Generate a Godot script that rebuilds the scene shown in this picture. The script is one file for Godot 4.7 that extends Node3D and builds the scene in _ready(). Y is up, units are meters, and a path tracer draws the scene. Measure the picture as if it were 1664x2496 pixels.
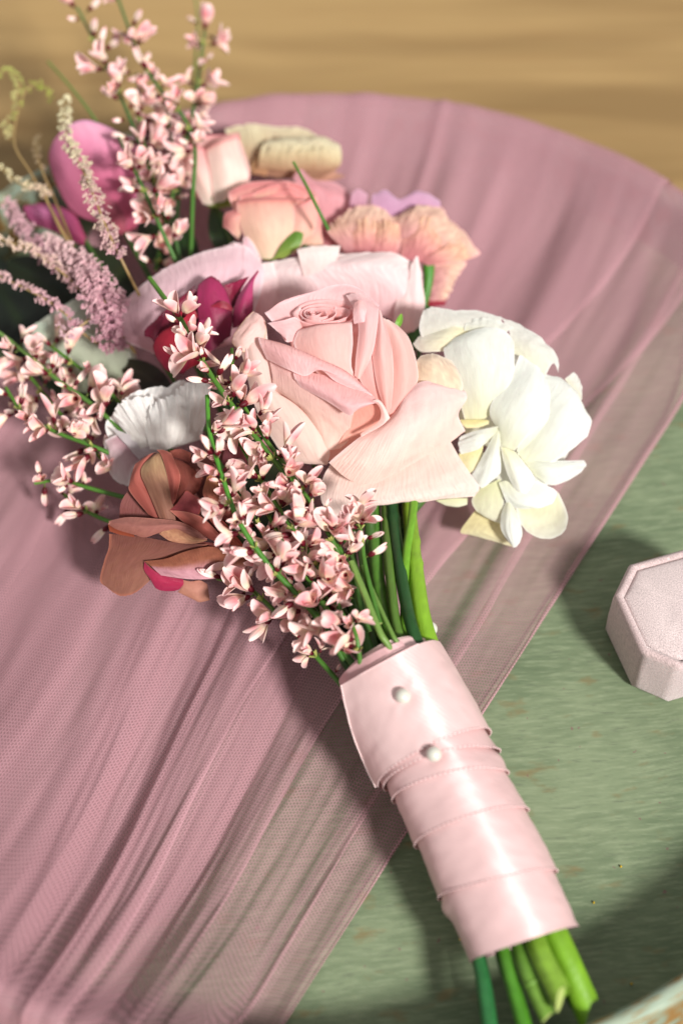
extends Node3D
# A bridal bouquet lying on dusky pink tulle in a round green wooden tray, with a velvet ring box.

const PITCH := 57.0
const FOV := 34.0
const DIST := 0.736
const RIM_R := 0.2355
const TRAY := Vector3(-0.002, 0, 0.0186)
const RIM_H := 0.036

var CAM := Vector3.ZERO
var FWD := Vector3.FORWARD
var UPV := Vector3.UP
var FL := 1.0
var M := {}
var used := {}
var rng := RandomNumberGenerator.new()
var noise := FastNoiseLite.new()
var cur: Node3D
var d0 := 1.0
var zx := 0.0
var zy := 0.0
var zs := 1.0
var blooms := []
var seedn := 0.0
var pale := 0.0
var slant := Vector3.ZERO
var pale_to := Color("f6e3de")

# ------------------------------------------------------------------ places
func ray(x: float, y: float) -> Vector3:
	return FWD + Vector3.RIGHT * ((x - 832.0) / FL) + UPV * ((1248.0 - y) / FL)

func at(x: float, y: float, h: float) -> Vector3:
	var r := ray(x, y)
	return CAM + r * ((h - CAM.y) / r.y)

func depth_of(p: Vector3) -> float:
	return (p - CAM).dot(FWD)

func loc(x: float, y: float, z: float) -> Vector3:      # a point of the flower in work, in its own measures
	return CAM + ray(zx + x / zs, zy + y / zs) * (d0 * (1.0 - z / zs / FL))

# ------------------------------------------------------------------ naming
func numbered(n: String, under: Node) -> String:
	var k := str(under.get_instance_id()) + n
	var c: int = used.get(k, 0)
	used[k] = c + 1
	return n if c == 0 else "%s_%03d" % [n, c]

func thing(called: String, label: String, category: String, group: String, where: Vector3) -> Node3D:
	var o := Node3D.new()
	o.name = numbered(called, self)
	add_child(o, true)
	o.position = where
	o.set_meta("label", label)
	o.set_meta("category", category)
	if group != "":
		o.set_meta("group", group)
	return o

func flower(called: String, label: String, category: String, group: String, ox: float, oy: float, s: float, cx: float, cy: float, h: float) -> Node3D:
	pale = 0.0
	zx = ox
	zy = oy
	zs = s
	var p := at(ox + cx / s, oy + cy / s, h)
	d0 = depth_of(p)
	cur = thing(called, label, category, group, p)
	return cur

# ------------------------------------------------------------------ meshes
func mesh_of(V: PackedVector3Array, I: PackedInt32Array, UV: PackedVector2Array, C: PackedColorArray) -> ArrayMesh:
	var N := PackedVector3Array()
	N.resize(V.size())
	for k in range(0, I.size(), 3):
		var a := V[I[k]]
		var n := (V[I[k + 2]] - a).cross(V[I[k + 1]] - a)
		N[I[k]] += n
		N[I[k + 1]] += n
		N[I[k + 2]] += n
	for k in N.size():
		N[k] = N[k].normalized() if N[k].length_squared() > 1e-20 else Vector3.UP
	var arr := []
	arr.resize(Mesh.ARRAY_MAX)
	arr[Mesh.ARRAY_VERTEX] = V
	arr[Mesh.ARRAY_NORMAL] = N
	arr[Mesh.ARRAY_INDEX] = I
	if UV.size():
		arr[Mesh.ARRAY_TEX_UV] = UV
	if C.size():
		arr[Mesh.ARRAY_COLOR] = C
	var m := ArrayMesh.new()
	m.add_surface_from_arrays(Mesh.PRIMITIVE_TRIANGLES, arr)
	return m

func put(called: String, m: Mesh, mat: Material, under: Node3D) -> MeshInstance3D:
	var o := MeshInstance3D.new()
	o.name = numbered(called, under)
	o.mesh = m
	o.material_override = mat
	under.add_child(o, true)
	return o

func grid(nu: int, nv: int, wrap := false) -> PackedInt32Array:
	var I := PackedInt32Array()
	var w := nu if wrap else nu + 1
	for j in nv:
		for i in nu:
			var a := j * w + i
			var b := j * w + (i + 1) % w
			I.append_array(PackedInt32Array([a, b, a + w, b, b + w, a + w]))
	return I

func cm(p0: Vector3, p1: Vector3, p2: Vector3, p3: Vector3, t: float) -> Vector3:
	return p1.cubic_interpolate(p2, p0, p3, t)

func along(P: PackedVector3Array, t: float) -> Vector3:
	var n := P.size()
	if n == 1:
		return P[0]
	var f := clampf(t, 0.0, 1.0) * (n - 1)
	var i := mini(int(f), n - 2)
	var a := P[i]
	var b := P[i + 1]
	var pre := P[i - 1] if i > 0 else a * 2.0 - b
	var post := P[i + 2] if i + 2 < n else b * 2.0 - a
	return cm(pre, a, b, post, f - i)

func lin(hex: String) -> Color:
	return Color(hex).srgb_to_linear()

func ramp(cs: Array, t: float) -> Color:
	var f := clampf(t, 0.0, 1.0) * (cs.size() - 1)
	var i := mini(int(f), cs.size() - 2)
	if cs.size() == 1:
		return cs[0]
	return (cs[i] as Color).lerp(cs[i + 1], f - i)

# A petal: a smooth sheet through rows of points (base row first, tip row last), each row [x, y, z, x, y, z, ...].
func petal(rows: Array, o := {}) -> MeshInstance3D:
	seedn += 7.31
	var nu: int = o.get("nu", 20)
	var nv: int = o.get("nv", 18)
	var R := []
	for r in rows:
		var pv := PackedVector3Array()
		for k in range(0, r.size(), 3):
			pv.append(Vector3(r[k], r[k + 1], r[k + 2]))
		R.append(pv)
	var cols := []
	for h in o.c:
		cols.append(lin(h).lerp(pale_to.srgb_to_linear(), pale))
	var edge: Color = lin(o.e) if o.has("e") else Color.BLACK
	var ew: float = o.get("ew", 0.12)
	var n_amp: float = o.get("n", 3.0)
	var nf: float = o.get("nf", 2.6)
	var jag: float = o.get("j", 0.03)
	var rnd: float = o.get("r", 0.0)
	var ru: float = o.get("ru", 0.0)
	var rf: float = o.get("rf", 9.0)
	var st: float = o.get("st", 0.08)
	var sp: float = o.get("sp", 0.0)
	var G := PackedVector3Array()
	var UV := PackedVector2Array()
	var C := PackedColorArray()
	for j in nv + 1:
		for i in nu + 1:
			var u := float(i) / nu
			var v := float(j) / nv
			var e := absf(2.0 * u - 1.0)
			var vv := v * (1.0 - jag * (0.5 + 0.5 * noise.get_noise_2d(u * 9.0, seedn)) - 0.5 * jag * absf(noise.get_noise_2d(u * 31.0, seedn + 40.0)) - rnd * pow(e, 3.5))
			var P := PackedVector3Array()
			for r in R:
				P.append(along(r, u))
			var p := along(P, vv)
			G.append(p)
			UV.append(Vector2(u, v))
			var c := ramp(cols, v + 0.06 * noise.get_noise_2d(u * 6.0, seedn + 3.0))
			if ew > 0.0 and o.has("e"):
				var k := 1.0 - clampf(minf(minf(u, 1.0 - u) * 1.3, 1.0 - v) / ew, 0.0, 1.0)
				c = c.lerp(edge, k * k * 0.9)
			var s := 1.0 + st * (noise.get_noise_2d(u * 34.0 + v * 2.0, seedn + v * 2.5) + 0.7 * noise.get_noise_2d(u * 8.0, v * 6.0 + seedn))
			if sp > 0.0:
				s *= 1.0 - sp * smoothstep(0.15, 0.6, noise.get_noise_2d(u * 14.0 + seedn, v * 11.0))
			C.append(Color(c.r * s, c.g * (1.0 + (s - 1.0) * 1.3), c.b * (1.0 + (s - 1.0) * 1.2)))
	# ripple the sheet along its own normal
	var W := PackedVector3Array()
	for j in nv + 1:
		for i in nu + 1:
			var k := j * (nu + 1) + i
			var u := float(i) / nu
			var v := float(j) / nv
			var du := G[j * (nu + 1) + mini(i + 1, nu)] - G[j * (nu + 1) + maxi(i - 1, 0)]
			var dv := G[mini(j + 1, nv) * (nu + 1) + i] - G[maxi(j - 1, 0) * (nu + 1) + i]
			var nn := du.cross(dv).normalized()
			var a := n_amp * (noise.get_noise_3d(u * nf, v * nf, seedn) + 0.35 * noise.get_noise_3d(u * nf * 3.1, v * nf * 3.1, seedn + 9.0))
			if ru > 0.0:
				a += ru * 1.8 * pow(v, 1.6) * (0.22 * sin(u * rf * TAU * 0.5 + 2.0 * noise.get_noise_2d(u * 4.0, seedn)) + 1.25 * noise.get_noise_2d(u * rf * 0.9, seedn + v * 0.6) + 0.5 * noise.get_noise_2d(u * rf * 2.3, seedn + 8.0 + v))
			var q := G[k] + nn * a * 0.62
			W.append(loc(q.x, q.y, q.z) - cur.position)
	return put(o.get("name", "petal"), mesh_of(W, grid(nu, nv), UV, C), M[o.get("m", "petal")], cur)

# A round stem through world points.
func tube_mesh(P: PackedVector3Array, rad: Callable, col: Callable, sides := 10, steps := 24, flat := 1.0, caps := true) -> ArrayMesh:
	var V := PackedVector3Array()
	var UV := PackedVector2Array()
	var C := PackedColorArray()
	var prev := Vector3(0.3, 0.9, 0.2)
	for j in steps + 1:
		var t := float(j) / steps
		var c := along(P, t)
		var d := (along(P, minf(t + 0.01, 1.0)) - along(P, maxf(t - 0.01, 0.0))).normalized()
		var b := d.cross(prev).normalized()
		var n := b.cross(d).normalized()
		prev = n
		var r: float = rad.call(t)
		for i in sides:
			var a := TAU * i / sides
			var off := (b * cos(a) + n * sin(a) * flat) * r
			V.append(c + off + (d * off.dot(slant) if j == steps else Vector3.ZERO))
			UV.append(Vector2(float(i) / sides, t))
			C.append(col.call(t, a))
	var I := PackedInt32Array()
	for j in steps:
		for i in sides:
			var a := j * sides + i
			var b := j * sides + (i + 1) % sides
			I.append_array(PackedInt32Array([a, a + sides, b, b, a + sides, b + sides]))
	if caps:
		for end in 2:
			var row := 0 if end == 0 else steps
			var k0 := V.size()
			V.append(along(P, float(end)))
			UV.append(Vector2(0.5, end))
			C.append(col.call(float(end), -1.0))
			for i in sides:
				V.append(V[row * sides + i])
				UV.append(Vector2(0.5, end))
				C.append(col.call(float(end), -1.0))
			for i in sides:
				var a := k0 + 1 + i
				var b := k0 + 1 + (i + 1) % sides
				I.append_array(PackedInt32Array([k0, a, b] if end == 0 else [k0, b, a]))
	return mesh_of(V, I, UV, C)

func ball_mesh(rx: float, ry: float, rz: float, col: Callable, nu := 14, nv := 9) -> ArrayMesh:
	var V := PackedVector3Array()
	var UV := PackedVector2Array()
	var C := PackedColorArray()
	for j in nv + 1:
		var b := PI * j / nv
		for i in nu + 1:
			var a := TAU * i / nu
			V.append(Vector3(rx * sin(b) * cos(a), -ry * cos(b), rz * sin(b) * sin(a)))
			UV.append(Vector2(float(i) / nu, float(j) / nv))
			C.append(col.call(float(j) / nv, a))
	var I := grid(nu, nv)
	return mesh_of(V, I, UV, C)

func joined(parts: Array) -> ArrayMesh:               # [mesh, transform] pairs into one mesh
	var V := PackedVector3Array()
	var N := PackedVector3Array()
	var UV := PackedVector2Array()
	var C := PackedColorArray()
	var I := PackedInt32Array()
	for p in parts:
		var a: Array = (p[0] as ArrayMesh).surface_get_arrays(0)
		var t: Transform3D = p[1]
		var k := V.size()
		for q in a[Mesh.ARRAY_VERTEX]:
			V.append(t * q)
		for q in a[Mesh.ARRAY_NORMAL]:
			N.append((t.basis * q).normalized())
		UV.append_array(a[Mesh.ARRAY_TEX_UV])
		C.append_array(a[Mesh.ARRAY_COLOR])
		for q in a[Mesh.ARRAY_INDEX]:
			I.append(q + k)
	var arr := []
	arr.resize(Mesh.ARRAY_MAX)
	arr[Mesh.ARRAY_VERTEX] = V
	arr[Mesh.ARRAY_NORMAL] = N
	arr[Mesh.ARRAY_TEX_UV] = UV
	arr[Mesh.ARRAY_COLOR] = C
	arr[Mesh.ARRAY_INDEX] = I
	var m := ArrayMesh.new()
	m.add_surface_from_arrays(Mesh.PRIMITIVE_TRIANGLES, arr)
	return m

func aim(dir: Vector3, spin: float) -> Basis:           # a basis whose y runs along dir
	var y := dir.normalized()
	var x := y.cross(Vector3(0.31, 0.2, 0.93)).normalized()
	return Basis(x, y, x.cross(y)).rotated(y, spin)

# ------------------------------------------------------------------ materials
func mat(called: String, rough: float, spec: float, o := {}) -> StandardMaterial3D:
	var m := StandardMaterial3D.new()
	m.resource_name = called
	m.roughness = rough
	m.metallic_specular = spec
	m.cull_mode = BaseMaterial3D.CULL_DISABLED
	m.vertex_color_use_as_albedo = o.get("vc", true)
	if o.has("color"):
		m.albedo_color = Color(o.color)
	if o.has("back"):
		m.backlight_enabled = true
		m.backlight = Color(o.back, o.back, o.back)
	if o.has("rim"):
		m.rim_enabled = true
		m.rim = o.rim
		m.rim_tint = 0.6
	if o.has("coat"):
		m.clearcoat_enabled = true
		m.clearcoat = o.coat
		m.clearcoat_roughness = o.get("coat_r", 0.2)
	if o.has("normal"):
		m.normal_enabled = true
		m.normal_texture = o.normal
		m.normal_scale = o.get("ns", 0.4)
		m.uv1_scale = o.get("uvs", Vector3.ONE)
	M[called] = m
	return m

func bump_tex(w: int, h: int, f: Callable, strength: float) -> ImageTexture:
	var im := Image.create(w, h, false, Image.FORMAT_RGB8)
	for y in h:
		for x in w:
			var g: float = clampf(f.call(float(x) / w, float(y) / h), 0.0, 1.0)
			im.set_pixel(x, y, Color(g, g, g))
	im.bump_map_to_normal_map(strength)
	return ImageTexture.create_from_image(im)

func fbm(freq: float, octaves: int, sd: int) -> FastNoiseLite:
	var n := FastNoiseLite.new()
	n.noise_type = FastNoiseLite.TYPE_SIMPLEX_SMOOTH
	n.frequency = freq
	n.fractal_type = FastNoiseLite.FRACTAL_FBM
	n.fractal_octaves = octaves
	n.seed = sd
	return n

func materials() -> void:
	var nz := fbm(1.0, 3, 5)
	var vein := bump_tex(256, 256, func(u, v): return 0.5 + 0.32 * nz.get_noise_2d(u * 46.0, v * 3.0) + 0.3 * nz.get_noise_2d(u * 7.0, v * 7.0 + 30.0) + 0.12 * nz.get_noise_2d(u * 60.0, v * 60.0), 5.0)
	mat("petal", 0.58, 0.3, {"back": 0.85, "rim": 0.12, "normal": vein, "ns": 0.42})
	mat("thick_petal", 0.6, 0.28, {"back": 0.45, "rim": 0.12, "normal": vein, "ns": 0.3})
	mat("dark_petal", 0.48, 0.4, {"back": 0.3, "rim": 0.25, "normal": vein, "ns": 0.35})
	mat("blossom", 0.5, 0.35, {"back": 0.5})
	mat("stem", 0.44, 0.45, {"back": 0.12, "normal": vein, "ns": 0.35, "uvs": Vector3(1, 1, 1)})
	mat("leaf", 0.45, 0.45, {"back": 0.3, "normal": vein, "ns": 0.4})
	var twill := bump_tex(128, 128, func(u, v): return 0.5 + 0.4 * sin(TAU * (u * 6.0 + v * 6.0)), 3.0)
	var s := mat("satin", 0.58, 0.52, {"rim": 0.05, "normal": twill, "ns": 0.1, "uvs": Vector3(10, 6, 1)})
	s.metallic = 0.2
	s.anisotropy_enabled = true
	s.anisotropy = -0.9
	mat("selvedge", 0.4, 0.5, {"rim": 0.3})
	mat("pearl", 0.15, 0.6, {"vc": false, "color": "c9c8bc", "coat": 1.0, "coat_r": 0.05, "rim": 0.3})
	var st := mat("steel", 0.25, 0.5, {"vc": false, "color": "b9b4ae"})
	st.metallic = 1.0
	var vn := fbm(1.0, 3, 41)
	var pile := bump_tex(512, 512, func(u, v): return 0.5 + 0.5 * vn.get_noise_2d(u * 34.0, v * 34.0) + 0.25 * vn.get_noise_2d(u * 110.0, v * 110.0 + 7.0), 6.0)
	var vel := mat("velvet", 0.95, 0.1, {"rim": 1.0, "normal": pile, "ns": 0.9, "uvs": Vector3(1, 1, 1)})
	var nap := Image.create(256, 256, false, Image.FORMAT_RGB8)
	for y in 256:
		for x in 256:
			var g := clampf(0.9 + 0.2 * vn.get_noise_2d(x / 256.0 * 34.0, y / 256.0 * 34.0) + 0.1 * vn.get_noise_2d(x / 256.0 * 90.0, y / 256.0 * 90.0), 0.5, 1.0)
			nap.set_pixel(x, y, Color(g, g * 0.985, g * 0.985))
	vel.albedo_texture = ImageTexture.create_from_image(nap)
	# net of the tulle: hexagonal holes
	var im := Image.create(112, 194, false, Image.FORMAT_RGBA8)
	for y in 194:
		for x in 112:
			var best := 9.0
			for jy in range(-1, 6):
				for jx in range(-1, 5):
					var c := Vector2((jx + (0.5 if jy % 2 != 0 else 0.0)) * 28.0, jy * 48.5)
					var dd := Vector2(x, y) - c
					best = minf(best, Vector2(dd.x / 14.0, dd.y / 28.0).length())
			var a := smoothstep(0.45, 0.92, best)
			im.set_pixel(x, y, Color(1, 1, 1, 0.36 + 0.4 * a))
	im.generate_mipmaps()
	var t := mat("tulle", 0.6, 0.25, {"color": "c0939b", "back": 0.5, "rim": 0.3})
	t.transparency = BaseMaterial3D.TRANSPARENCY_ALPHA
	t.albedo_texture = ImageTexture.create_from_image(im)
	# painted wood of the tray
	var g1 := fbm(1.0, 4, 11)
	var g2 := fbm(1.0, 3, 23)
	var n := 1024
	var pa := Image.create(n, n, false, Image.FORMAT_RGB8)
	var c0 := Color("7d8a6c")
	var c1 := Color("627156")
	var c2 := Color("959f82")
	var br := Color("7a6a48")
	var dk := Color("4d5548")
	for y in n:
		for x in n:
			var u := float(x) / n
			var v := float(y) / n
			var w := v + 0.10 * u + 0.004 * g2.get_noise_2d(u * 6.0, v * 6.0)
			var k := g1.get_noise_2d(u * 20.0, w * 130.0)
			var k2 := g2.get_noise_2d(u * 34.0 + 9.0, w * 270.0)
			var big := g2.get_noise_2d(u * 4.5 + 40.0, v * 6.0)
			var c := c0.lerp(c1, clampf(0.5 + k * 0.6 + big * 1.0, 0.0, 1.0))
			c = c.lerp(c2, clampf(k2 * 0.8 - 0.05, 0.0, 0.5))
			c = c.lerp(dk, clampf(-k2 * 0.7 - 0.22 - k * 0.3, 0.0, 0.4))
			var stn := g1.get_noise_2d(u * 17.0 + 70.0, w * 38.0 + 12.0)
			c = c.lerp(br, smoothstep(0.3, 0.75, stn) * 0.7)
			c = c.lerp(Color("7d4a52"), smoothstep(0.66, 0.7, g2.get_noise_2d(u * 70.0, v * 70.0)) * 0.5)
			pa.set_pixel(x, y, c)
	var pt := mat("tray_paint", 0.62, 0.35, {"vc": false})
	pt.albedo_texture = ImageTexture.create_from_image(pa)
	pt.heightmap_enabled = false
	# worn paint of the rim
	var ri := Image.create(1024, 64, false, Image.FORMAT_RGB8)
	for y in 64:
		for x in 1024:
			var u := float(x) / 1024.0
			var v := float(y) / 64.0
			var k := g1.get_noise_2d(u * 90.0, v * 14.0)
			var k2 := g2.get_noise_2d(u * 26.0 + 5.0, v * 3.0)
			var c := Color("9aa894").lerp(Color("7f9080"), clampf(0.5 + k2, 0.0, 1.0))
			c = c.lerp(Color("8a6a3e"), smoothstep(0.12, 0.3, k + 0.35 * k2))
			c = c.lerp(Color("b4bba8"), smoothstep(0.25, 0.5, -k) * 0.6)
			ri.set_pixel(x, y, c)
	var rm := mat("rim_paint", 0.6, 0.35, {"vc": false})
	rm.albedo_texture = ImageTexture.create_from_image(ri)
	# table wood
	var ta := Image.create(1024, 1024, false, Image.FORMAT_RGB8)
	for y in 1024:
		for x in 1024:
			var u := float(x) / 1024.0
			var v := float(y) / 1024.0
			var k := g1.get_noise_2d(u * 5.0, v * 40.0 + 0.5 * g2.get_noise_2d(u * 4.0, v * 6.0))
			var k2 := g2.get_noise_2d(u * 10.0, v * 300.0)
			var k3 := g2.get_noise_2d(u * 3.0 + 4.0, v * 9.0 + 8.0)
			var c := Color("a08458").lerp(Color("846a44"), clampf(0.45 + k * 1.2 + 0.9 * k3, 0.0, 1.0))
			c = c.lerp(Color("7c5a34"), clampf(k2 * 0.5 - 0.1, 0.0, 0.4))
			ta.set_pixel(x, y, c)
	var tm := mat("table_wood", 0.5, 0.4, {"vc": false})
	tm.albedo_texture = ImageTexture.create_from_image(ta)

# ------------------------------------------------------------------ setting
func lathe(prof: PackedVector2Array, a0: float, a1: float, n: int) -> ArrayMesh:
	var V := PackedVector3Array()
	var UV := PackedVector2Array()
	var m := prof.size()
	for j in n + 1:
		var a := lerpf(a0, a1, float(j) / n)
		for i in m:
			V.append(Vector3(prof[i].x * cos(a), prof[i].y, -prof[i].x * sin(a)))
			UV.append(Vector2(float(j) / n, float(i) / (m - 1)))
	return mesh_of(V, grid(m - 1, n), UV, PackedColorArray())

func setting() -> void:
	var tb := thing("wooden_table", "tan wooden table top under the tray, its grain running across", "table", "", Vector3(0, -0.014, 0))
	var bm := BoxMesh.new()
	bm.size = Vector3(2.4, 0.03, 1.7)
	var P := PlaneMesh.new()
	P.size = Vector2(2.4, 1.7)
	var top := put("table_top", P, M.table_wood, tb)
	top.position = Vector3(0, 0.0005, 0)
	var slab := put("table_edge", bm, M.table_wood, tb)
	slab.position = Vector3(0, -0.0156, 0)
	var tr := thing("round_tray", "round wooden tray with worn sage green paint, holding the bouquet", "tray", "", Vector3(0, -0.012, 0) + TRAY)
	var d := PackedVector3Array()
	var uv := PackedVector2Array()
	var I := PackedInt32Array()
	d.append(Vector3(0, 0.012, 0))
	uv.append(Vector2(0.5, 0.5))
	for k in 96:
		var a := TAU * k / 96
		d.append(Vector3(0.233 * cos(a), 0.012, 0.233 * sin(a)))
		uv.append(Vector2(0.5 + 0.48 * cos(a), 0.5 + 0.48 * sin(a)))
		I.append_array(PackedInt32Array([0, k + 1, (k + 1) % 96 + 1]))
	put("tray_floor", mesh_of(d, I, uv, PackedColorArray()), M.tray_paint, tr)
	var pr := PackedVector2Array()
	for q in [[0.2312, 0.0], [0.2312, 0.012], [0.2315, 0.043], [0.2321, 0.0462], [0.2334, 0.0477], [0.2355, 0.0482], [0.2376, 0.0476], [0.239, 0.046], [0.2395, 0.0435], [0.2397, 0.012], [0.239, 0.002], [0.237, 0.0]]:
		pr.append(Vector2(q[0], q[1]))
	put("tray_rim", lathe(pr, 0.0, TAU, 160), M.rim_paint, tr)

# ------------------------------------------------------------------ tulle
func line_top(u: float) -> Vector3:
	var a := deg_to_rad(lerpf(152.0, 34.7, u))
	return Vector3(cos(a), 0, -sin(a)) * RIM_R

func cloth_point(u: float, v: float, lift: float, ph: float, amp: float) -> Vector3:
	var T := line_top(u) + TRAY
	var B := Vector3(lerpf(-0.25, -0.035, u) - 0.11 * smoothstep(0.56, 0.32, u), 0, lerpf(0.238, 0.2475, u))
	var p := T.lerp(B, v)
	if v < 0.0:
		p = T + line_top(u).normalized() * 0.0052 * (1.0 - exp(v * 70.0))
	var q := p - TRAY
	var r := Vector2(q.x, q.z).length()
	var back := smoothstep(0.05, -0.1, q.z)
	var front := smoothstep(0.98, 0.78, u) * smoothstep(-0.02, 0.12, q.z)
	var start := lerpf(lerpf(0.218, 0.12, front), 0.15, back)
	var top := RIM_H + 0.0012
	var t := clampf((r - start) / (0.2325 - start), 0.0, 1.0)
	var h := 0.0022 + (top - 0.0022) * lerpf(smoothstep(0.0, 1.0, t), t * t * (0.35 + 0.65 * t), maxf(back, front))
	if r > 0.2398:
		h = top - (r - 0.2398) * 2.2
	if v < 0.0:
		h = lerpf(top, -0.006, smoothstep(-0.008, -0.12, v))
	var flatten := 1.0 - 0.75 * smoothstep(0.2, 0.234, r)
	if v < 0.0:
		flatten = 0.2
	var edge := smoothstep(1.0, 0.93, u)
	var fan := 1.0 + 0.4 * smoothstep(0.4, 1.0, v)
	var wv := 0.9 * noise.get_noise_2d(u * 10.0 + ph, v * 0.8) + 0.07 * noise.get_noise_2d(u * 21.0 + ph * 2.0, v * 1.0 + 3.0)
	h += lift + amp * flatten * (0.25 + 0.75 * edge) * maxf(-0.25, wv + 0.25) * fan
	p.y = maxf(h, 0.0014 if v >= 0.0 and r < 0.228 else -0.011)
	return p

func cloth_strip(called: String, u0: float, u1: float, lift: float, ph: float, amp: float, dens: float, under: Node3D, nu: int, utop := -1.0) -> void:
	var nv := 90
	var V := PackedVector3Array()
	var UV := PackedVector2Array()
	var C := PackedColorArray()
	for j in nv + 1:
		var v := lerpf(-0.2, 1.03, float(j) / nv)
		for i in nu + 1:
			var f := float(i) / nu
			var ue := u1 if utop < 0.0 else lerpf(utop, u1, smoothstep(-0.05, 0.75, v))
			var u := lerpf(u0, ue, f) + 0.006 * noise.get_noise_2d(v * 3.0, ph + 11.0) * (1.0 if u1 < 0.99 else 1.0 - f)
			var bow := lift * (0.3 + 0.7 * sin(PI * clampf(f, 0.02, 0.98))) if u1 - u0 < 0.2 else lift
			V.append(cloth_point(u, v, bow, ph, amp) - under.position)
			var w := V[V.size() - 1]
			UV.append(Vector2((w.x + w.z * 0.16) / 0.0050, (w.z - w.x * 0.16 - w.y) / 0.0056))
			var e := 1.0 if (f > 0.012 and f < 0.988) or u1 - u0 < 0.1 else 1.35
			C.append(Color(1, 1, 1, minf(1.5, dens * e)))
	put(called, mesh_of(V, grid(nu, nv), UV, C), M.tulle, under)

func tulle() -> void:
	var t := thing("tulle_cloth", "sheer dusky pink tulle veil in long pleats draped over the tray", "cloth", "", Vector3(0, 0.0, 0))
	cloth_strip("tulle_layer", 0.32, 1.0, 0.0, 0.0, 0.0072, 0.66, t, 160)
	cloth_strip("tulle_layer", 0.33, 0.815, 0.0015, 0.0, 0.0072, 0.75, t, 130, 0.955)
	cloth_strip("tulle_layer", 0.325, 0.70, 0.0028, 0.0, 0.0072, 0.75, t, 110, 0.88)
	cloth_strip("tulle_fold", 0.53, 0.585, 0.0038, 0.0, 0.0072, 0.8, t, 16)
	cloth_strip("tulle_fold", 0.625, 0.648, 0.0037, 0.0, 0.0072, 0.7, t, 10)
	cloth_strip("tulle_fold", 0.705, 0.76, 0.0024, 0.0, 0.0072, 0.6, t, 14)
	cloth_strip("tulle_fold", 0.42, 0.50, 0.0039, 0.0, 0.0072, 0.65, t, 18)
	cloth_strip("tulle_fold", 0.34, 0.375, 0.0039, 0.0, 0.0072, 0.6, t, 10)
	cloth_strip("tulle_fold", 0.925, 0.935, 0.0009, 0.0, 0.0072, 0.7, t, 6)
	cloth_strip("tulle_fold", 0.9955, 1.0, 0.0006, 0.0, 0.0072, 1.0, t, 4)

# ------------------------------------------------------------------ ring box
func ring_box() -> void:
	var c := Vector3(0.1385, 0.0, 0.0655)
	var b := thing("ring_box", "pale pink velvet ring box with cut corners on the green tray", "ring box", "", c)
	var ex := Vector3(0.952, 0, -0.305)
	var ez := Vector3(0.305, 0, 0.952)
	var oct := func(half: float, cut: float, y: float) -> PackedVector3Array:
		var P := PackedVector3Array()
		for q in [[1, -1], [-1, -1], [-1, 1], [1, 1]]:
			var s := Vector2(q[0], q[1])
			var a := Vector2(s.x * half, s.y * (half - cut))
			var d := Vector2(s.x * (half - cut), s.y * half)
			var first := a if s.x * s.y < 0 else d
			var last := d if s.x * s.y < 0 else a
			for k in 6:
				var p := first.lerp(last, k / 5.0)
				P.append(ex * p.x + Vector3.UP * y + ez * p.y)
		return P
	var rings := func(prof: Array, close: bool, called: String, uvk: float, tint: Color) -> void:
		var V := PackedVector3Array()
		var UV := PackedVector2Array()
		var C := PackedColorArray()
		var run := 0.0
		for q in prof:
			var P: PackedVector3Array = oct.call(q[0], q[1], q[2])
			run += 0.15
			for i in P.size() + 1:
				var p := P[i % P.size()]
				V.append(p)
				UV.append(Vector2((p.x + p.y * 0.7) * uvk, (p.z + p.y) * uvk))
				C.append(tint * (1.0 + 0.16 * noise.get_noise_3dv(p * 260.0) + 0.1 * noise.get_noise_3dv(p * 90.0)))
		var I := grid(24, prof.size() - 1)
		if close:
			var k0 := V.size()
			V.append(Vector3(0, prof[-1][2], 0))
			UV.append(Vector2.ZERO)
			C.append(tint)
			var base := (prof.size() - 1) * 25
			for i in 24:
				I.append_array(PackedInt32Array([k0, base + i, base + i + 1]))
		put(called, mesh_of(V, I, UV, C), M.velvet, b)
	var tint := lin("d9c4c2")
	rings.call([[0.0235, 0.0105, 0.0005], [0.0246, 0.0112, 0.0011], [0.0252, 0.0115, 0.003], [0.0256, 0.0117, 0.0146], [0.0256, 0.0118, 0.0285], [0.0252, 0.0116, 0.0305], [0.0243, 0.0112, 0.0315], [0.0233, 0.0108, 0.0317], [0.0223, 0.0104, 0.0311], [0.0219, 0.0102, 0.0296]], false, "box_body", 42.0, tint)
	rings.call([[0.0222, 0.0104, 0.0292], [0.0216, 0.0102, 0.0304], [0.0203, 0.0096, 0.0312], [0.0175, 0.0083, 0.0319], [0.0130, 0.006, 0.0324], [0.007, 0.003, 0.0327], [0.002, 0.001, 0.0328]], true, "lid_pad", 42.0, lin("eadad8"))  # pad tinted paler than the body to brighten the top face

# ------------------------------------------------------------------ ribbon-wrapped handle
var HA := Vector3.ZERO
var HB := Vector3.ZERO
var HN := Vector3.ZERO
var HS := Vector3.ZERO
var PPM := 0.00018

func handle_frame() -> void:
	HA = at(939.7, 1617.4, 0.040)
	HB = at(1272.0, 2306.8, 0.0265)
	var a := (HB - HA).normalized()
	var c := (CAM - (HA + HB) * 0.5).normalized()
	HN = (c - a * c.dot(a)).normalized()
	HS = a.cross(HN).normalized()
	if HS.x < 0:
		HS = -HS
	PPM = depth_of((HA + HB) * 0.5) / FL

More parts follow.
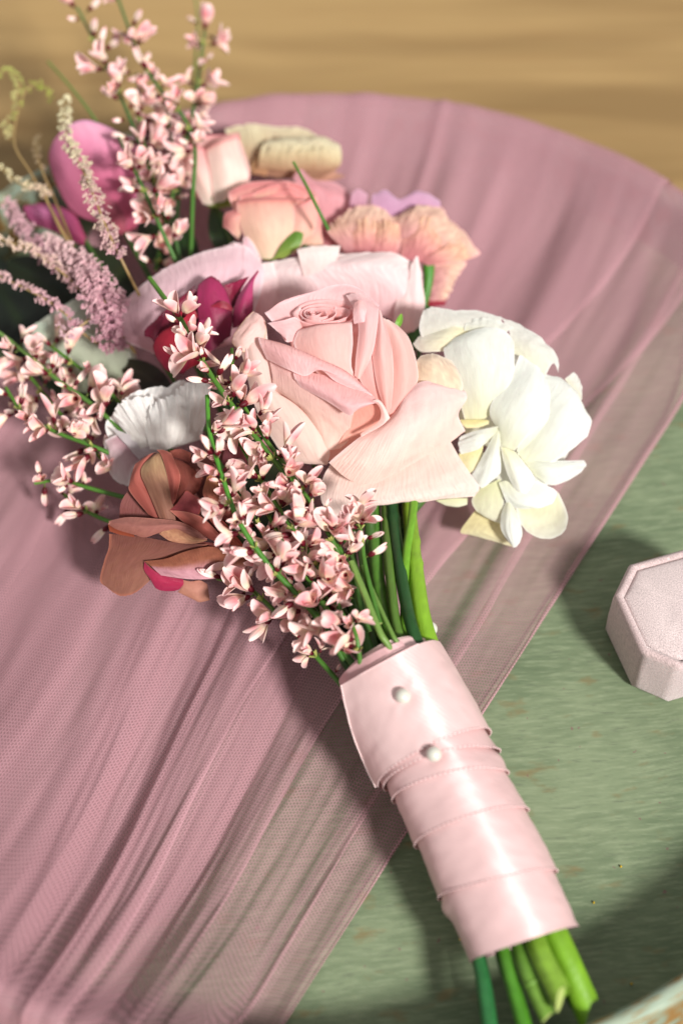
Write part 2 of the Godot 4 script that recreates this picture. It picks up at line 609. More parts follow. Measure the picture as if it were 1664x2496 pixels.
func handle_point(t: float, th: float, extra: float) -> Vector3:
	var rs := PackedVector3Array([Vector3(122, 0, 0), Vector3(132, 1, 0), Vector3(135, 4, 0), Vector3(137, 10, 0), Vector3(139, 13, 0), Vector3(137, 11, 0), Vector3(131, 6, 0)])
	var q := along(rs, clampf(t, 0.0, 1.0))
	var r := q.x
	r += 10.0 * exp(-pow((t - 0.445) / 0.035, 2.0)) * exp(-pow(wrapf(th + 0.1, -PI, PI) / 0.45, 2.0))
	r += 13.0 * exp(-pow((t - 0.80) / 0.03, 2.0)) * exp(-pow(wrapf(th - PI, -PI, PI) / 0.4, 2.0))
	r += 2.4 * noise.get_noise_3d(cos(th) * 1.3 + 4.0, sin(th) * 1.3, t * 7.0) + 1.6 * cos(th * 5.0 + 0.6)
	for pin in [[0.180, 1.56], [0.392, 1.55]]:
		r -= 7.0 * exp(-pow((t - pin[0]) / 0.03, 2.0) - pow((th - pin[1]) / 0.2, 2.0)) - 3.0 * exp(-pow((t - pin[0] - 0.03) / 0.06, 2.0) - pow((th - pin[1] + 0.35) / 0.3, 2.0))
	# pulled creases that run from the pins
	for cr in [[0.180, 1.56, 0.05, 2.25, 3.4], [0.180, 1.56, 0.09, 0.75, 3.0], [0.180, 1.56, 0.33, 2.5, 2.4], [0.392, 1.55, 0.28, 0.9, 2.6], [0.392, 1.55, 0.30, 2.4, 2.2], [0.62, 2.6, 0.70, 1.0, 1.6], [0.86, 2.9, 0.93, 1.7, 2.2], [0.50, 0.5, 0.56, 1.9, 1.6]]:
		var a := Vector2(cr[0] * 5.0, cr[1])
		var d := Vector2(cr[2] * 5.0, cr[3]) - a
		var q2 := Vector2(t * 5.0, th) - a
		var k := clampf(q2.dot(d) / d.length_squared(), 0.0, 1.0)
		r += cr[4] * (1.0 - k) * smoothstep(0.0, 0.2, k) * exp(-pow((q2 - d * k).length() / 0.075, 2.0))
	var R := r * PPM + extra
	return HA + (HB - HA) * t + HS * (q.y * PPM + R * cos(th)) + HN * (R * 0.9 * sin(th))

func q3(l: float, m: float, r: float, th: float) -> float:
	var x := cos(th)
	return l * x * (x - 1.0) * 0.5 + m * (1.0 - x * x) + r * x * (x + 1.0) * 0.5

func band(called: String, under: Node3D, th0: float, th1: float, t0: Callable, t1: Callable, e0: float, e1: float, tint: String, left = null) -> void:
	var nu := 72
	var nv := 26
	var V := PackedVector3Array()
	var UV := PackedVector2Array()
	var C := PackedColorArray()
	var col := lin(tint)
	for j in nv + 1:
		var f := float(j) / nv
		for i in nu + 1:
			var g := float(i) / nu
			var hi := th1
			if left != null:
				hi = left.call(f)
			var th := lerpf(th0, hi, g)
			var t := lerpf(t0.call(th), t1.call(th), f)
			V.append(handle_point(t, th, lerpf(e0, e1, f) + (0.0022 * exp(-(1.0 - g) * 14.0) * (1.0 - 0.7 * f) if left != null else 0.0) + 0.00022 * noise.get_noise_3d(cos(th) * 3.0 + e1 * 9000.0, sin(th) * 3.0, t * 16.0) + 0.00018 * noise.get_noise_2d(cos(th) * 1.1 + t * 5.0, t * 13.0 + e1 * 5000.0)) - under.position)
			UV.append(Vector2(th / TAU * 1.3, t))
			C.append(col)
	put(called, mesh_of(V, grid(nu, nv), UV, C), M.satin, under)

func selvedge(under: Node3D, th0: float, th1: float, tt: Callable, e: float) -> void:
	var P := PackedVector3Array()
	for k in 41:
		var th := lerpf(th0, th1, k / 40.0)
		P.append(handle_point(tt.call(th), th, e) - under.position)
	var a := lin("f4dcda")
	var b := lin("b98284")
	put("selvedge", tube_mesh(P, func(t): return 0.00024 + 0.0001 * sin(t * 260.0), func(t, _a): return b.lerp(a, 0.5 + 0.5 * sin(t * 260.0)), 6, 240), M.selvedge, under)

func ribbon() -> void:
	var w := thing("ribbon_wrap", "pale pink satin ribbon wound tightly round the bouquet handle", "ribbon", "", HB)
	var pink := "e6c2c1"
	var E := [
		func(th): return q3(0.0, -0.013, -0.006, th),
		func(th): return q3(0.374, 0.385, 0.424, th),
		func(th): return q3(0.423, 0.453, 0.50, th),
		func(th): return q3(0.584, 0.604, 0.633, th),
		func(th): return q3(0.76, 0.811, 0.841, th),
		func(th): return q3(0.978, 1.010, 1.022, th) - 0.03 * maxf(0.0, -sin(th))]
	band("ribbon_band", w, -PI * 0.5, PI * 1.5, E[0], E[1], 0.0, 0.0016, pink)
	for k in range(1, 5):
		var up: Callable = E[k]
		band("ribbon_band", w, -PI * 0.5, PI * 1.5, func(th): return up.call(th) - 0.045, E[k + 1], -0.0007, 0.0007 if k < 4 else 0.0004, pink)
		selvedge(w, -0.2, PI + 0.2, E[k], 0.0016 if k == 1 else 0.0008)
	# the layers that stick out at the top left, and the rolled top edge
	band("ribbon_band", w, PI * 0.35, PI * 1.2, func(th): return q3(0.0, 0.0, 0.0, th), func(th): return q3(0.30, 0.30, 0.30, th), 0.0016, 0.0018, "cfa5a6")  # this layer and the next are tinted darker, shade put in colour
	band("ribbon_band", w, PI * 0.3, PI * 1.1, func(th): return q3(0.045, 0.03, 0.02, th), func(th): return q3(0.36, 0.34, 0.34, th), 0.0022, 0.0026, "d6adad")
	band("inner_band", w, -PI * 0.5, PI * 1.5, func(th): return q3(-0.004, -0.02, -0.012, th), func(th): return q3(0.12, 0.12, 0.12, th), -0.0006, -0.0010, "dcc0b8")
	# the pinned end
	var top := func(th): return q3(0.034, 0.047, 0.016, th)
	var low := func(th): return q3(0.361, 0.358, 0.354, th)
	var lf := func(f): return lerpf(2.42, 3.08, pow(f, 1.1))
	band("ribbon_end", w, -0.9, 2.5, top, low, 0.0034, 0.0032, "eac8c6", lf)
	selvedge(w, -0.3, 3.06, low, 0.0032)
	selvedge(w, 0.9, 2.42, top, 0.0036)
	var cut := PackedVector3Array()
	for k in 21:
		var f := k / 20.0
		var th: float = lf.call(f)
		cut.append(handle_point(lerpf(top.call(th), low.call(th), f), th, 0.0034 + 0.0022 * (1.0 - 0.7 * f)) - w.position)
	put("cut_edge", tube_mesh(cut, func(_t): return 0.00022, func(_t, _a): return lin("f0d6d4"), 6, 60), M.selvedge, w)
	var pins := [["pearl-headed pin nearest the top of the ribbon, stuck in its flat end", 0.180, 1.56], ["pearl-headed pin at the lower edge of the ribbon end, above the wound bands", 0.392, 1.55]]
	for p in pins:
		var c := handle_point(p[1], p[2], 0.0048)
		pearl(p[0], c, (handle_point(p[1], p[2], 0.001) - c))
	var c3 := at(1048, 1533, 0.043)
	pearl("pearl-headed pin half hidden behind the bright green stems", c3, Vector3(-0.004, -0.002, 0.001))

func pearl(label: String, c: Vector3, inward: Vector3) -> void:
	var t := thing("pearl_pin", label, "pin", "pearl pins in the ribbon", c)
	var s := SphereMesh.new()
	s.radius = 0.0029
	s.height = 0.0058
	s.radial_segments = 32
	s.rings = 16
	put("pearl_head", s, M.pearl, t)
	put("pin_shaft", tube_mesh(PackedVector3Array([Vector3.ZERO, inward * 1.6]), func(_t): return 0.00035, func(_t, _a): return Color.WHITE, 8, 2), M.steel, t)

# ------------------------------------------------------------------ stems
func stem_colors(a: String, b: String, under := "") -> Callable:
	var ca := lin(a)
	var cb := lin(b)
	return func(t, an): return (lin("b9c878") if an < 0.0 else ca.lerp(cb, t)) * (1.0 + 0.3 * noise.get_noise_2d(an * 2.0, t * 4.0) + 0.22 * noise.get_noise_2d(an * 5.0, t * 30.0) + 0.12 * sin(an * 9.0))

# pts: [x, y, height] in the photograph's measures
func stem(label: String, pts: Array, r0: float, r1: float, a: String, b: String, nodes := [], flat := 1.0) -> void:
	var P := PackedVector3Array()
	for q in pts:
		P.append(at(q[0], q[1], q[2]))
	slant = -HS * (1.25 if r1 > 25.0 else 0.35)
	var o := thing("flower_stalk", label, "stalk", "cut flower stalks bound into the handle", P[-1])
	var L := PackedVector3Array()
	for q in P:
		L.append(q - o.position)
	var rad := func(t):
		var r := lerpf(r0, r1, t)
		for n in nodes:
			r *= 1.0 + 0.16 * exp(-pow((t - n) / 0.012, 2.0))
		return r * PPM
	put("stalk", tube_mesh(L, rad, stem_colors(a, b), 14, 80, flat), M.stem, o)
	slant = Vector3.ZERO

func stems() -> void:
	stem("thick dark green stem entering the ribbon under the pale pink rose", [[950, 1120, 0.030], [955, 1230, 0.036], [966, 1320, 0.042], [987, 1460, 0.049], [1018, 1570, 0.052], [1120, 1800, 0.035], [1215, 2300, 0.026], [1262, 2420, 0.022]], 17, 15, "1c4a22", "23451f", [0.2])
	stem("bright lime green jointed stem at the right edge of the bundle, cut slantwise", [[985, 1120, 0.022], [1000, 1280, 0.034], [1012, 1400, 0.042], [1042, 1560, 0.045], [1160, 1850, 0.036], [1345, 2260, 0.034], [1432, 2462, 0.025]], 17, 33, "7da22c", "6f9c24", [0.22, 0.30])
	stem("thin bright green stem leaning over the dark stem near the rose", [[1016, 1130, 0.036], [1004, 1260, 0.044], [990, 1350, 0.046], [985, 1480, 0.044], [1000, 1600, 0.040], [1150, 1950, 0.030]], 12, 10, "6a9c28", "55801f")
	stem("broad mid green stem behind the pink blossoms, left of the dark stem", [[905, 1130, 0.024], [915, 1330, 0.038], [925, 1440, 0.042], [965, 1580, 0.045], [1100, 1900, 0.034], [1240, 2250, 0.028]], 20, 15, "4c7c2c", "4a7424", [0.4])
	stem("slim olive green stem between the blossoms and the dark stem", [[935, 1130, 0.026], [950, 1400, 0.046], [985, 1580, 0.049], [1120, 1850, 0.035], [1200, 2200, 0.028]], 13, 12, "55752f", "4a6a2a")
	stem("light green broom stalk on top of the bundle, entering the ribbon", [[855, 1370, 0.064], [885, 1440, 0.063], [925, 1540, 0.061], [960, 1600, 0.056], [1080, 1850, 0.04]], 9, 8, "6d8a44", "62813a")
	stem("second light green broom stalk close beside the first", [[880, 1380, 0.06], [920, 1470, 0.06], [955, 1545, 0.059], [985, 1600, 0.055], [1100, 1850, 0.04]], 6, 6, "64823c", "5a7a34")
	stem("dark stem at the left of the bundle, among the lowest blossoms", [[760, 1440, 0.04], [800, 1520, 0.042], [845, 1620, 0.042], [930, 1750, 0.036], [1100, 2200, 0.03]], 12, 12, "2f5424", "2f5424")
	stem("deep green stem in the shade between the blossoms and the ribbon", [[840, 1400, 0.046], [870, 1500, 0.046], [905, 1600, 0.045], [1000, 1800, 0.036], [1150, 2200, 0.03]], 16, 14, "3a6428", "3a6428")
	stem("dark stalk behind, right against the tray of the bundle", [[975, 1130, 0.018], [990, 1400, 0.032], [1010, 1560, 0.036], [1100, 1800, 0.03], [1300, 2250, 0.02], [1400, 2450, 0.012]], 15, 13, "243f1e", "2b4a22")
	# cut ends below the ribbon
	stem("dark blue green stem with a pale streak, leftmost below the ribbon", [[1110, 2100, 0.028], [1165, 2330, 0.024], [1180, 2410, 0.024], [1196, 2530, 0.024]], 17, 19, "2c6236", "2c6a38")
	stem("slim mid green stem, second from the left below the ribbon", [[1180, 2150, 0.032], [1232, 2340, 0.032], [1252, 2410, 0.031], [1285, 2530, 0.03]], 15, 18, "4a7a26", "46801f")
	stem("short jointed stem with a swollen end between its neighbours", [[1228, 2180, 0.026], [1268, 2330, 0.034], [1300, 2408, 0.035], [1334, 2478, 0.034]], 16, 19, "527c2e", "6b8f36", [0.62])
	stem("thick light green stem cut short at the middle of the handle end", [[1262, 2150, 0.024], [1306, 2300, 0.036], [1366, 2425, 0.041]], 25, 26, "78a034", "86ad3c")

# ------------------------------------------------------------------ broom blossoms
func spoon(L: float, Wd: float, tilt: float, az: float, curl: float, cup: float, y0: float, cs: Array) -> ArrayMesh:
	var V := PackedVector3Array()
	var UV := PackedVector2Array()
	var C := PackedColorArray()
	var nu := 6
	var nv := 8
	var dr := Vector3(cos(az), 0, sin(az))
	var sd := Vector3(-sin(az), 0, cos(az))
	L *= rng.randf_range(0.8, 1.12)
	Wd *= rng.randf_range(0.8, 1.2)
	var p := Vector3(0, y0, 0)
	var ang := tilt + rng.randf_range(-0.12, 0.16)
	for j in nv + 1:
		var v := float(j) / nv
		var w := Wd * (0.16 + 0.84 * pow(sin(PI * clampf(0.08 + 0.86 * v, 0.0, 1.0)), 0.8)) * (1.0 if v < 0.97 else 0.6)
		var d := Vector3.UP * cos(ang) + dr * sin(ang)
		var nn := dr * cos(ang) - Vector3.UP * sin(ang)
		for i in nu + 1:
			var u := float(i) / nu * 2.0 - 1.0
			V.append(p + sd * (u * w) - nn * (cup * w * (u * u - 0.4)))
			UV.append(Vector2(float(i) / nu, v))
			var c := ramp(cs, v)
			c = c.lerp(Color(0.9, 0.69, 0.67), 0.55 * pow(absf(u), 3.0))
			c = c.lerp(Color(0.62, 0.16, 0.17), 0.5 * smoothstep(0.35, 0.0, absf(u)) * smoothstep(0.1, 0.4, v) * smoothstep(0.95, 0.6, v))
			C.append(c)
		p += d * (L / nv)
		ang += curl / nv
	return mesh_of(V, grid(nu, nv), UV, C)

func make_blossoms() -> void:
	var red := lin("8e2430")
	var cream := lin("f2e0c0")
	var pk := lin("e9a8ad")
	var pk2 := lin("da7c86")
	var wh := lin("f3d6d2")
	var mar := lin("4a0f1c")
	for k in 32:
		var parts := []
		var id := Transform3D.IDENTITY
		parts.append([ball_mesh(0.105, 0.18, 0.105, func(v, _a): return mar.lerp(red, clampf(v * 1.5 - 0.6, 0, 1)), 8, 6), Transform3D(Basis(), Vector3(0, 0.1, 0))])
		parts.append([tube_mesh(PackedVector3Array([Vector3(0, -0.22, 0), Vector3(0.01, -0.1, 0), Vector3(0, 0.04, 0)]), func(_t): return 0.03, func(_t, _a): return lin("5b6a30"), 5, 3, 1.0, false), id])
		var fade := rng.randf()
		pk = lin("e0929b").lerp(lin("efc4be"), fade * 0.7)
		wh = lin("efc9c8").lerp(lin("f2e2d4"), rng.randf() * 0.7)
		var a := rng.randf() * TAU
		var type := k % 8
		var base := [red.lerp(cream, 0.3), cream, cream.lerp(pk, 0.6), pk.lerp(wh, rng.randf_range(0.2, 0.7)), wh]
		var base2 := [red, cream.lerp(pk, 0.5), pk2.lerp(pk, rng.randf()), pk.lerp(wh, 0.3), wh]
		if type == 0:
			for q in 3:
				parts.append([spoon(0.66, 0.15, 0.14, a + q * TAU / 3, -0.4, 0.95, 0.12, [red, cream, wh, wh, pk]), id])
		elif type < 4:
			parts.append([spoon(0.98, 0.312, 0.4, a, 0.5, 0.75, 0.12, base), id])
			parts.append([spoon(0.95, 0.210, 0.26, a + PI - 0.6, 0.1, 0.85, 0.12, base2), id])
			parts.append([spoon(0.92, 0.198, 0.36, a + PI + 0.7, 0.3, 0.8, 0.12, base), id])
		elif type < 7:
			parts.append([spoon(0.92, 0.372, 0.7, a, 0.9, 0.5, 0.12, base), id])
			parts.append([spoon(1.0, 0.216, 0.32, a + 2.2, 0.3, 0.8, 0.12, base2), id])
			parts.append([spoon(0.98, 0.204, 0.38, a - 2.2, 0.4, 0.8, 0.12, base), id])
			parts.append([spoon(0.85, 0.156, 0.55, a + PI, 0.5, 0.95, 0.12, base2), id])
		else:
			parts.append([spoon(1.0, 0.252, 0.2, a, 0.1, 0.9, 0.12, base2), id])
			parts.append([spoon(0.9, 0.204, 0.34, a + 2.7, 0.3, 0.8, 0.12, base), id])
		blooms.append(joined(parts))

func tuft_mesh() -> ArrayMesh:
	var parts := []
	for q in 7:
		var d := Vector3(rng.randf_range(-1, 1), rng.randf_range(0.1, 1.0), rng.randf_range(-1, 1)).normalized()
		parts.append([ball_mesh(0.1, 0.32, 0.07, func(v, _a): return lin("55702c").lerp(lin("b9b86a"), v), 6, 4), Transform3D(aim(d, q), d * 0.3)])
	return joined(parts)

# pts: [x, y, height, ...] ; every blossom is a part of its sprig
func sprig(label: String, pts: Array, size: float, every: float, o := {}) -> void:
	var P := PackedVector3Array()
	for k in range(0, pts.size(), 3):
		P.append(at(pts[k], pts[k + 1], pts[k + 2]))
	var t := thing("broom_sprig", label, "flower sprig", "sprigs of small pink broom blossoms", P[-1])
	var L := PackedVector3Array()
	for q in P:
		L.append(q - t.position)
	var r0: float = o.get("r0", 4.5)
	var r1: float = o.get("r1", 7.0)
	put("sprig_stem", tube_mesh(L, func(f): return lerpf(r0, r1, f) * PPM, stem_colors(o.get("c0", "4f7a2a"), o.get("c1", "3c6424")), 8, 40), M.stem, t)
	var len := 0.0
	for k in L.size() - 1:
		len += L[k].distance_to(L[k + 1])
	var a0: float = o.get("from", 0.05)
	var a1: float = o.get("to", 0.95)
	var n := int(len * (a1 - a0) / (every * 1.5 * float(o.get("mult", 1.0)) * PPM))
	var turn := rng.randf() * TAU
	var tint: float = o.get("side", 0.0)
	for k in n:
		var f := lerpf(a0, a1, clampf((floorf(k / 3.0) * 3.0 + 1.0 + rng.randf_range(-0.7, 0.9)) / n, 0.0, 1.0))
		var c := along(L, f)
		var d := (along(L, maxf(f - 0.02, 0.0)) - along(L, minf(f + 0.02, 1.0))).normalized()
		var x := d.cross(Vector3(0.2, 0.9, 0.4)).normalized()
		var y := x.cross(d)
		turn += 2.4 + rng.randf_range(-0.5, 0.5)
		if k % 4 == 3 and o.get("tufts", true):
			var tf := put("bud_tuft", M.tuft, M.blossom, t)
			tf.transform = Transform3D(aim(d, turn).scaled(Vector3.ONE * 0.005 * rng.randf_range(0.7, 1.1)), c + (CAM - t.position - c).normalized() * 0.001)
		var side := x * cos(turn) + y * sin(turn)
		if side.dot(CAM - t.position) < 0.0 and rng.randf() < 0.6:
			side = -side
		side += (CAM - t.position).normalized() * o.get("face", 0.25)
		var dir := (d * rng.randf_range(-0.1, 0.8) + side.normalized() * 1.0).normalized()
		var m: ArrayMesh = blooms[rng.randi() % blooms.size()]
		if rng.randf() < float(o.get("buds", 0.2)):
			m = blooms[8 * (rng.randi() % 4)]
		var b := put("blossom", m, M.blossom, t)
		var s := size * 1.24 * PPM * rng.randf_range(0.55, 1.2)
		b.transform = Transform3D(aim(dir, rng.randf() * TAU).scaled(Vector3.ONE * s), c + side.normalized() * (float(o.get("spread", 10.0)) * PPM * rng.randf()) + dir * s * 0.2)

func sprigs() -> void:
	M.tuft = tuft_mesh()
	var G := "long broom sprig with a bare green tip, crossing in front of the crimson flower"
	sprig(G, [365, 678, 0.082, 400, 725, 0.086, 445, 785, 0.088, 480, 855, 0.088, 515, 915, 0.086, 600, 1035, 0.080, 690, 1150, 0.075, 770, 1250, 0.068, 850, 1380, 0.06, 890, 1500, 0.052], 60, 15, {"from": 0.2, "to": 0.9, "spread": 14.0, "r0": 7.0})
	sprig("broom sprig running straight down past the terracotta rose", [505, 965, 0.082, 512, 1060, 0.083, 545, 1170, 0.080, 582, 1270, 0.074, 650, 1370, 0.066, 760, 1490, 0.055, 840, 1610, 0.046], 58, 16, {"from": 0.12, "to": 0.97, "spread": 12.0, "r0": 6.0, "r1": 8.0, "c0": "4c8a2e"})
	sprig("broom sprig hugging the left edge of the large pale pink rose", [565, 850, 0.080, 575, 950, 0.080, 640, 1060, 0.078, 720, 1170, 0.074, 800, 1300, 0.068, 855, 1420, 0.058, 900, 1540, 0.05], 56, 13, {"spread": 14.0, "to": 0.92})
	sprig("broom sprig in the thick of the blossoms above the ribbon", [560, 1040, 0.068, 630, 1160, 0.070, 700, 1270, 0.068, 780, 1390, 0.062, 850, 1530, 0.052], 58, 13, {"spread": 16.0, "to": 0.85})
	sprig("broom sprig with crowded blossoms between the terracotta rose and the stems", [640, 1230, 0.062, 700, 1340, 0.062, 770, 1440, 0.058, 845, 1580, 0.05], 60, 12, {"spread": 16.0, "to": 0.8, "r1": 9.0})
	sprig("short broom sprig beside the green stems, under the pale pink rose's lowest petal", [862, 1235, 0.066, 880, 1300, 0.066, 890, 1380, 0.064, 925, 1520, 0.06], 58, 12, {"spread": 18.0, "to": 0.6})
	sprig("broom sprig lying low along the outer edge of the blossoms, over the tulle", [530, 1410, 0.034, 600, 1430, 0.038, 680, 1500, 0.040, 770, 1600, 0.040, 850, 1690, 0.038], 58, 14, {"spread": 14.0, "to": 0.88, "r0": 5.0})
	sprig("lowest broom sprig, its blossoms touching the top of the ribbon", [640, 1330, 0.05, 700, 1420, 0.052, 780, 1510, 0.052, 860, 1620, 0.046], 60, 14, {"spread": 18.0, "to": 0.85, "r1": 9.0})
	sprig("short blossoming broom tip standing over the ribbon's top edge", [850, 1500, 0.062, 870, 1560, 0.06, 880, 1640, 0.05], 58, 12, {"spread": 16.0, "to": 0.7})
	sprig("broom sprig hidden under its neighbours at the middle of the bouquet's front", [520, 1100, 0.058, 600, 1230, 0.06, 660, 1330, 0.058, 740, 1420, 0.052, 830, 1580, 0.044], 56, 13, {"spread": 16.0, "to": 0.9, "c0": "3f6a2a"})
	sprig("broom sprig with green stalk at the far left, above the tulle", [-30, 790, 0.045, 50, 850, 0.046, 140, 925, 0.046, 230, 990, 0.045, 340, 1090, 0.04], 58, 15, {"spread": 14.0, "from": 0.2, "to": 0.85, "c0": "6a8a48", "r0": 6.0})
	sprig("broom sprig second from the top at the left, its tip bent outward", [15, 945, 0.042, 60, 1010, 0.043, 130, 1050, 0.043, 220, 1085, 0.042, 330, 1130, 0.036], 56, 15, {"spread": 14.0, "to": 0.85, "from": 0.02})
	sprig("broom sprig ending in a lone pink blossom at the lower left", [85, 1178, 0.028, 150, 1170, 0.03, 220, 1190, 0.032, 330, 1220, 0.03], 54, 24, {"spread": 8.0, "to": 0.8, "from": 0.0})
	sprig("small broom sprig under the others at the lower left, near the terracotta rose", [150, 1200, 0.02, 200, 1240, 0.022, 280, 1275, 0.022, 360, 1280, 0.022], 54, 17, {"spread": 12.0, "to": 0.7, "from": 0.0})
	sprig("broom sprig in front of the whitish green flower at the left", [105, 830, 0.044, 180, 885, 0.045, 270, 960, 0.044, 360, 1060, 0.04], 54, 18, {"spread": 12.0, "to": 0.8, "from": 0.05})
	sprig("shaded broom sprig deep at the left between its neighbours", [60, 900, 0.034, 140, 1000, 0.034, 230, 1100, 0.034, 330, 1180, 0.03], 54, 15, {"spread": 18.0, "to": 0.85, "from": 0.0})
	var T := {"mult": 1.2, "spread": 20.0, "from": 0.0, "to": 0.82, "c0": "4a6c3a", "c1": "35532c"}
	sprig("tall broom sprig with whitish blossoms at the top edge of the picture", [268, -60, 0.085, 318, 80, 0.084, 345, 150, 0.083, 400, 230, 0.08, 450, 290, 0.078, 475, 360, 0.074, 470, 480, 0.066, 465, 640, 0.055], 58, 19, {"spread": 14.0, "from": 0.0, "to": 0.8, "mult": 1.2, "c0": "4a6c3a", "r1": 7.0})
	sprig("blurred broom sprig at the top left, before the table", [190, 20, 0.080, 235, 110, 0.08, 275, 190, 0.079, 305, 260, 0.077, 335, 335, 0.074, 370, 430, 0.068, 420, 560, 0.058, 450, 680, 0.05], 56, 21, T)
	sprig("broom sprig leaning right at the top, over the far edge of the tulle", [500, 60, 0.070, 492, 130, 0.07, 480, 220, 0.069, 462, 310, 0.066, 440, 420, 0.06, 430, 560, 0.05], 54, 16, T)
	sprig("broom sprig between the mauve tulip and the small pink rose", [335, 180, 0.072, 340, 290, 0.072, 360, 390, 0.07, 385, 480, 0.066, 420, 580, 0.056], 56, 14, {"spread": 20.0, "from": 0.0, "to": 0.95, "c0": "35532c"})
	sprig("broom sprig across the right side of the mauve tulip", [290, 335, 0.078, 318, 395, 0.078, 350, 460, 0.076, 385, 540, 0.07, 430, 640, 0.058], 54, 15, {"spread": 16.0, "from": 0.3, "to": 0.9, "c0": "35532c"})
	sprig("broom sprig low behind the small pink rose", [400, 250, 0.06, 420, 350, 0.06, 425, 450, 0.058, 400, 560, 0.052, 380, 660, 0.045], 54, 14, {"spread": 24.0, "from": 0.0, "to": 1.0, "c0": "35532c"})
	sprig("thin bare broom tip at the upper left, left of the blossoms", [118, 150, 0.07, 175, 215, 0.07, 228, 285, 0.068, 300, 400, 0.06], 20, 300, {"r0": 4.0, "r1": 5.0, "c0": "6a7c3e", "c1": "55703a", "tufts": false})
	sprig("bare green broom tip between the small roses and the peach carnation", [715, 395, 0.086, 745, 450, 0.086, 775, 510, 0.082, 800, 560, 0.074], 20, 300, {"r0": 4.0, "r1": 5.5, "tufts": false})
	sprig("thin blurred stalk at the top edge, right of the whitish blossoms", [470, -40, 0.06, 482, 40, 0.06, 478, 120, 0.06, 470, 240, 0.058], 22, 300, {"r0": 3.5, "r1": 4.0, "tufts": false, "c0": "7c8a50"})

# ------------------------------------------------------------------ astilbe
func floret_mesh() -> ArrayMesh:
	var parts := []
	for q in 5:
		var a := TAU * q / 5 + rng.randf_range(-0.3, 0.3)
		var d := Vector3(cos(a), rng.randf_range(0.3, 0.9), sin(a)).normalized()
		parts.append([ball_mesh(0.26, 0.5, 0.2, func(v, _a): return Color(1, 1, 1) * lerpf(0.75, 1.05, v), 6, 4), Transform3D(aim(d, 0.0), d * 0.5)])
	return joined(parts)

func plume(label: String, pts: Array, tipc: String, basec: String, width: float, dens: int, o := {}) -> void:
	var P := PackedVector3Array()
	for k in range(0, pts.size(), 3):
		P.append(at(pts[k], pts[k + 1], pts[k + 2]))
	var t := thing("astilbe_plume", label, "flower plume", "feathery astilbe plumes at the left", P[-1])
	var L := PackedVector3Array()
	for q in P:
		L.append(q - t.position)
	put("plume_stem", tube_mesh(L, func(f): return lerpf(2.0, 4.5, f) * PPM, stem_colors("a08a5c", "8a7048"), 7, 30), M.stem, t)
	var mm := MultiMesh.new()
	mm.transform_format = MultiMesh.TRANSFORM_3D
	mm.use_colors = true
	mm.mesh = M.floret
	var xf: Array[Transform3D] = []
	var cc := PackedColorArray()
	var a := lin(tipc)
	var b := lin(basec)
	var br := []
	for k in int(dens * 1.0):
		var f := (k + rng.randf()) / (dens * 1.0)
		if f > float(o.get("to", 0.85)):
			continue
		var c := along(L, f)
		var d := (along(L, maxf(f - 0.03, 0.0)) - along(L, minf(f + 0.03, 1.0))).normalized()
		var sd := Vector3(rng.randf_range(-1, 1), rng.randf_range(-0.6, 1), rng.randf_range(-1, 1)).normalized()
		sd = (sd - d * sd.dot(d)).normalized()
		var bl := width * PPM * (0.25 + 0.75 * pow(f, 0.8)) * rng.randf_range(0.4, 1.0)
		var e := c + (sd + d * 0.7).normalized() * bl
		var m := maxi(1, int(bl / (7.0 * PPM)))
		for q in m:
			var g := float(q + 1) / m
			var p := c.lerp(e, g) + Vector3(rng.randf_range(-1, 1), rng.randf_range(-1, 1), rng.randf_range(-1, 1)) * 5.0 * PPM
			xf.append(Transform3D(aim((sd + d).normalized() + Vector3(rng.randf_range(-0.5, 0.5), rng.randf_range(-0.5, 0.5), 0), rng.randf() * TAU).scaled(Vector3.ONE * PPM * rng.randf_range(7.0, 12.0)), p))
			var col := a.lerp(b, clampf(f * 1.1 - 0.25 * g + rng.randf_range(-0.15, 0.2), 0.0, 1.0))
			cc.append(col * rng.randf_range(0.85, 1.2))
	mm.instance_count = xf.size()
	for k in xf.size():
		mm.set_instance_transform(k, xf[k])
		mm.set_instance_color(k, cc[k])
	var o2 := MultiMeshInstance3D.new()
	o2.name = "florets"
	o2.multimesh = mm
	o2.material_override = M.blossom
	o2.set_meta("kind", "stuff")
	t.add_child(o2, true)

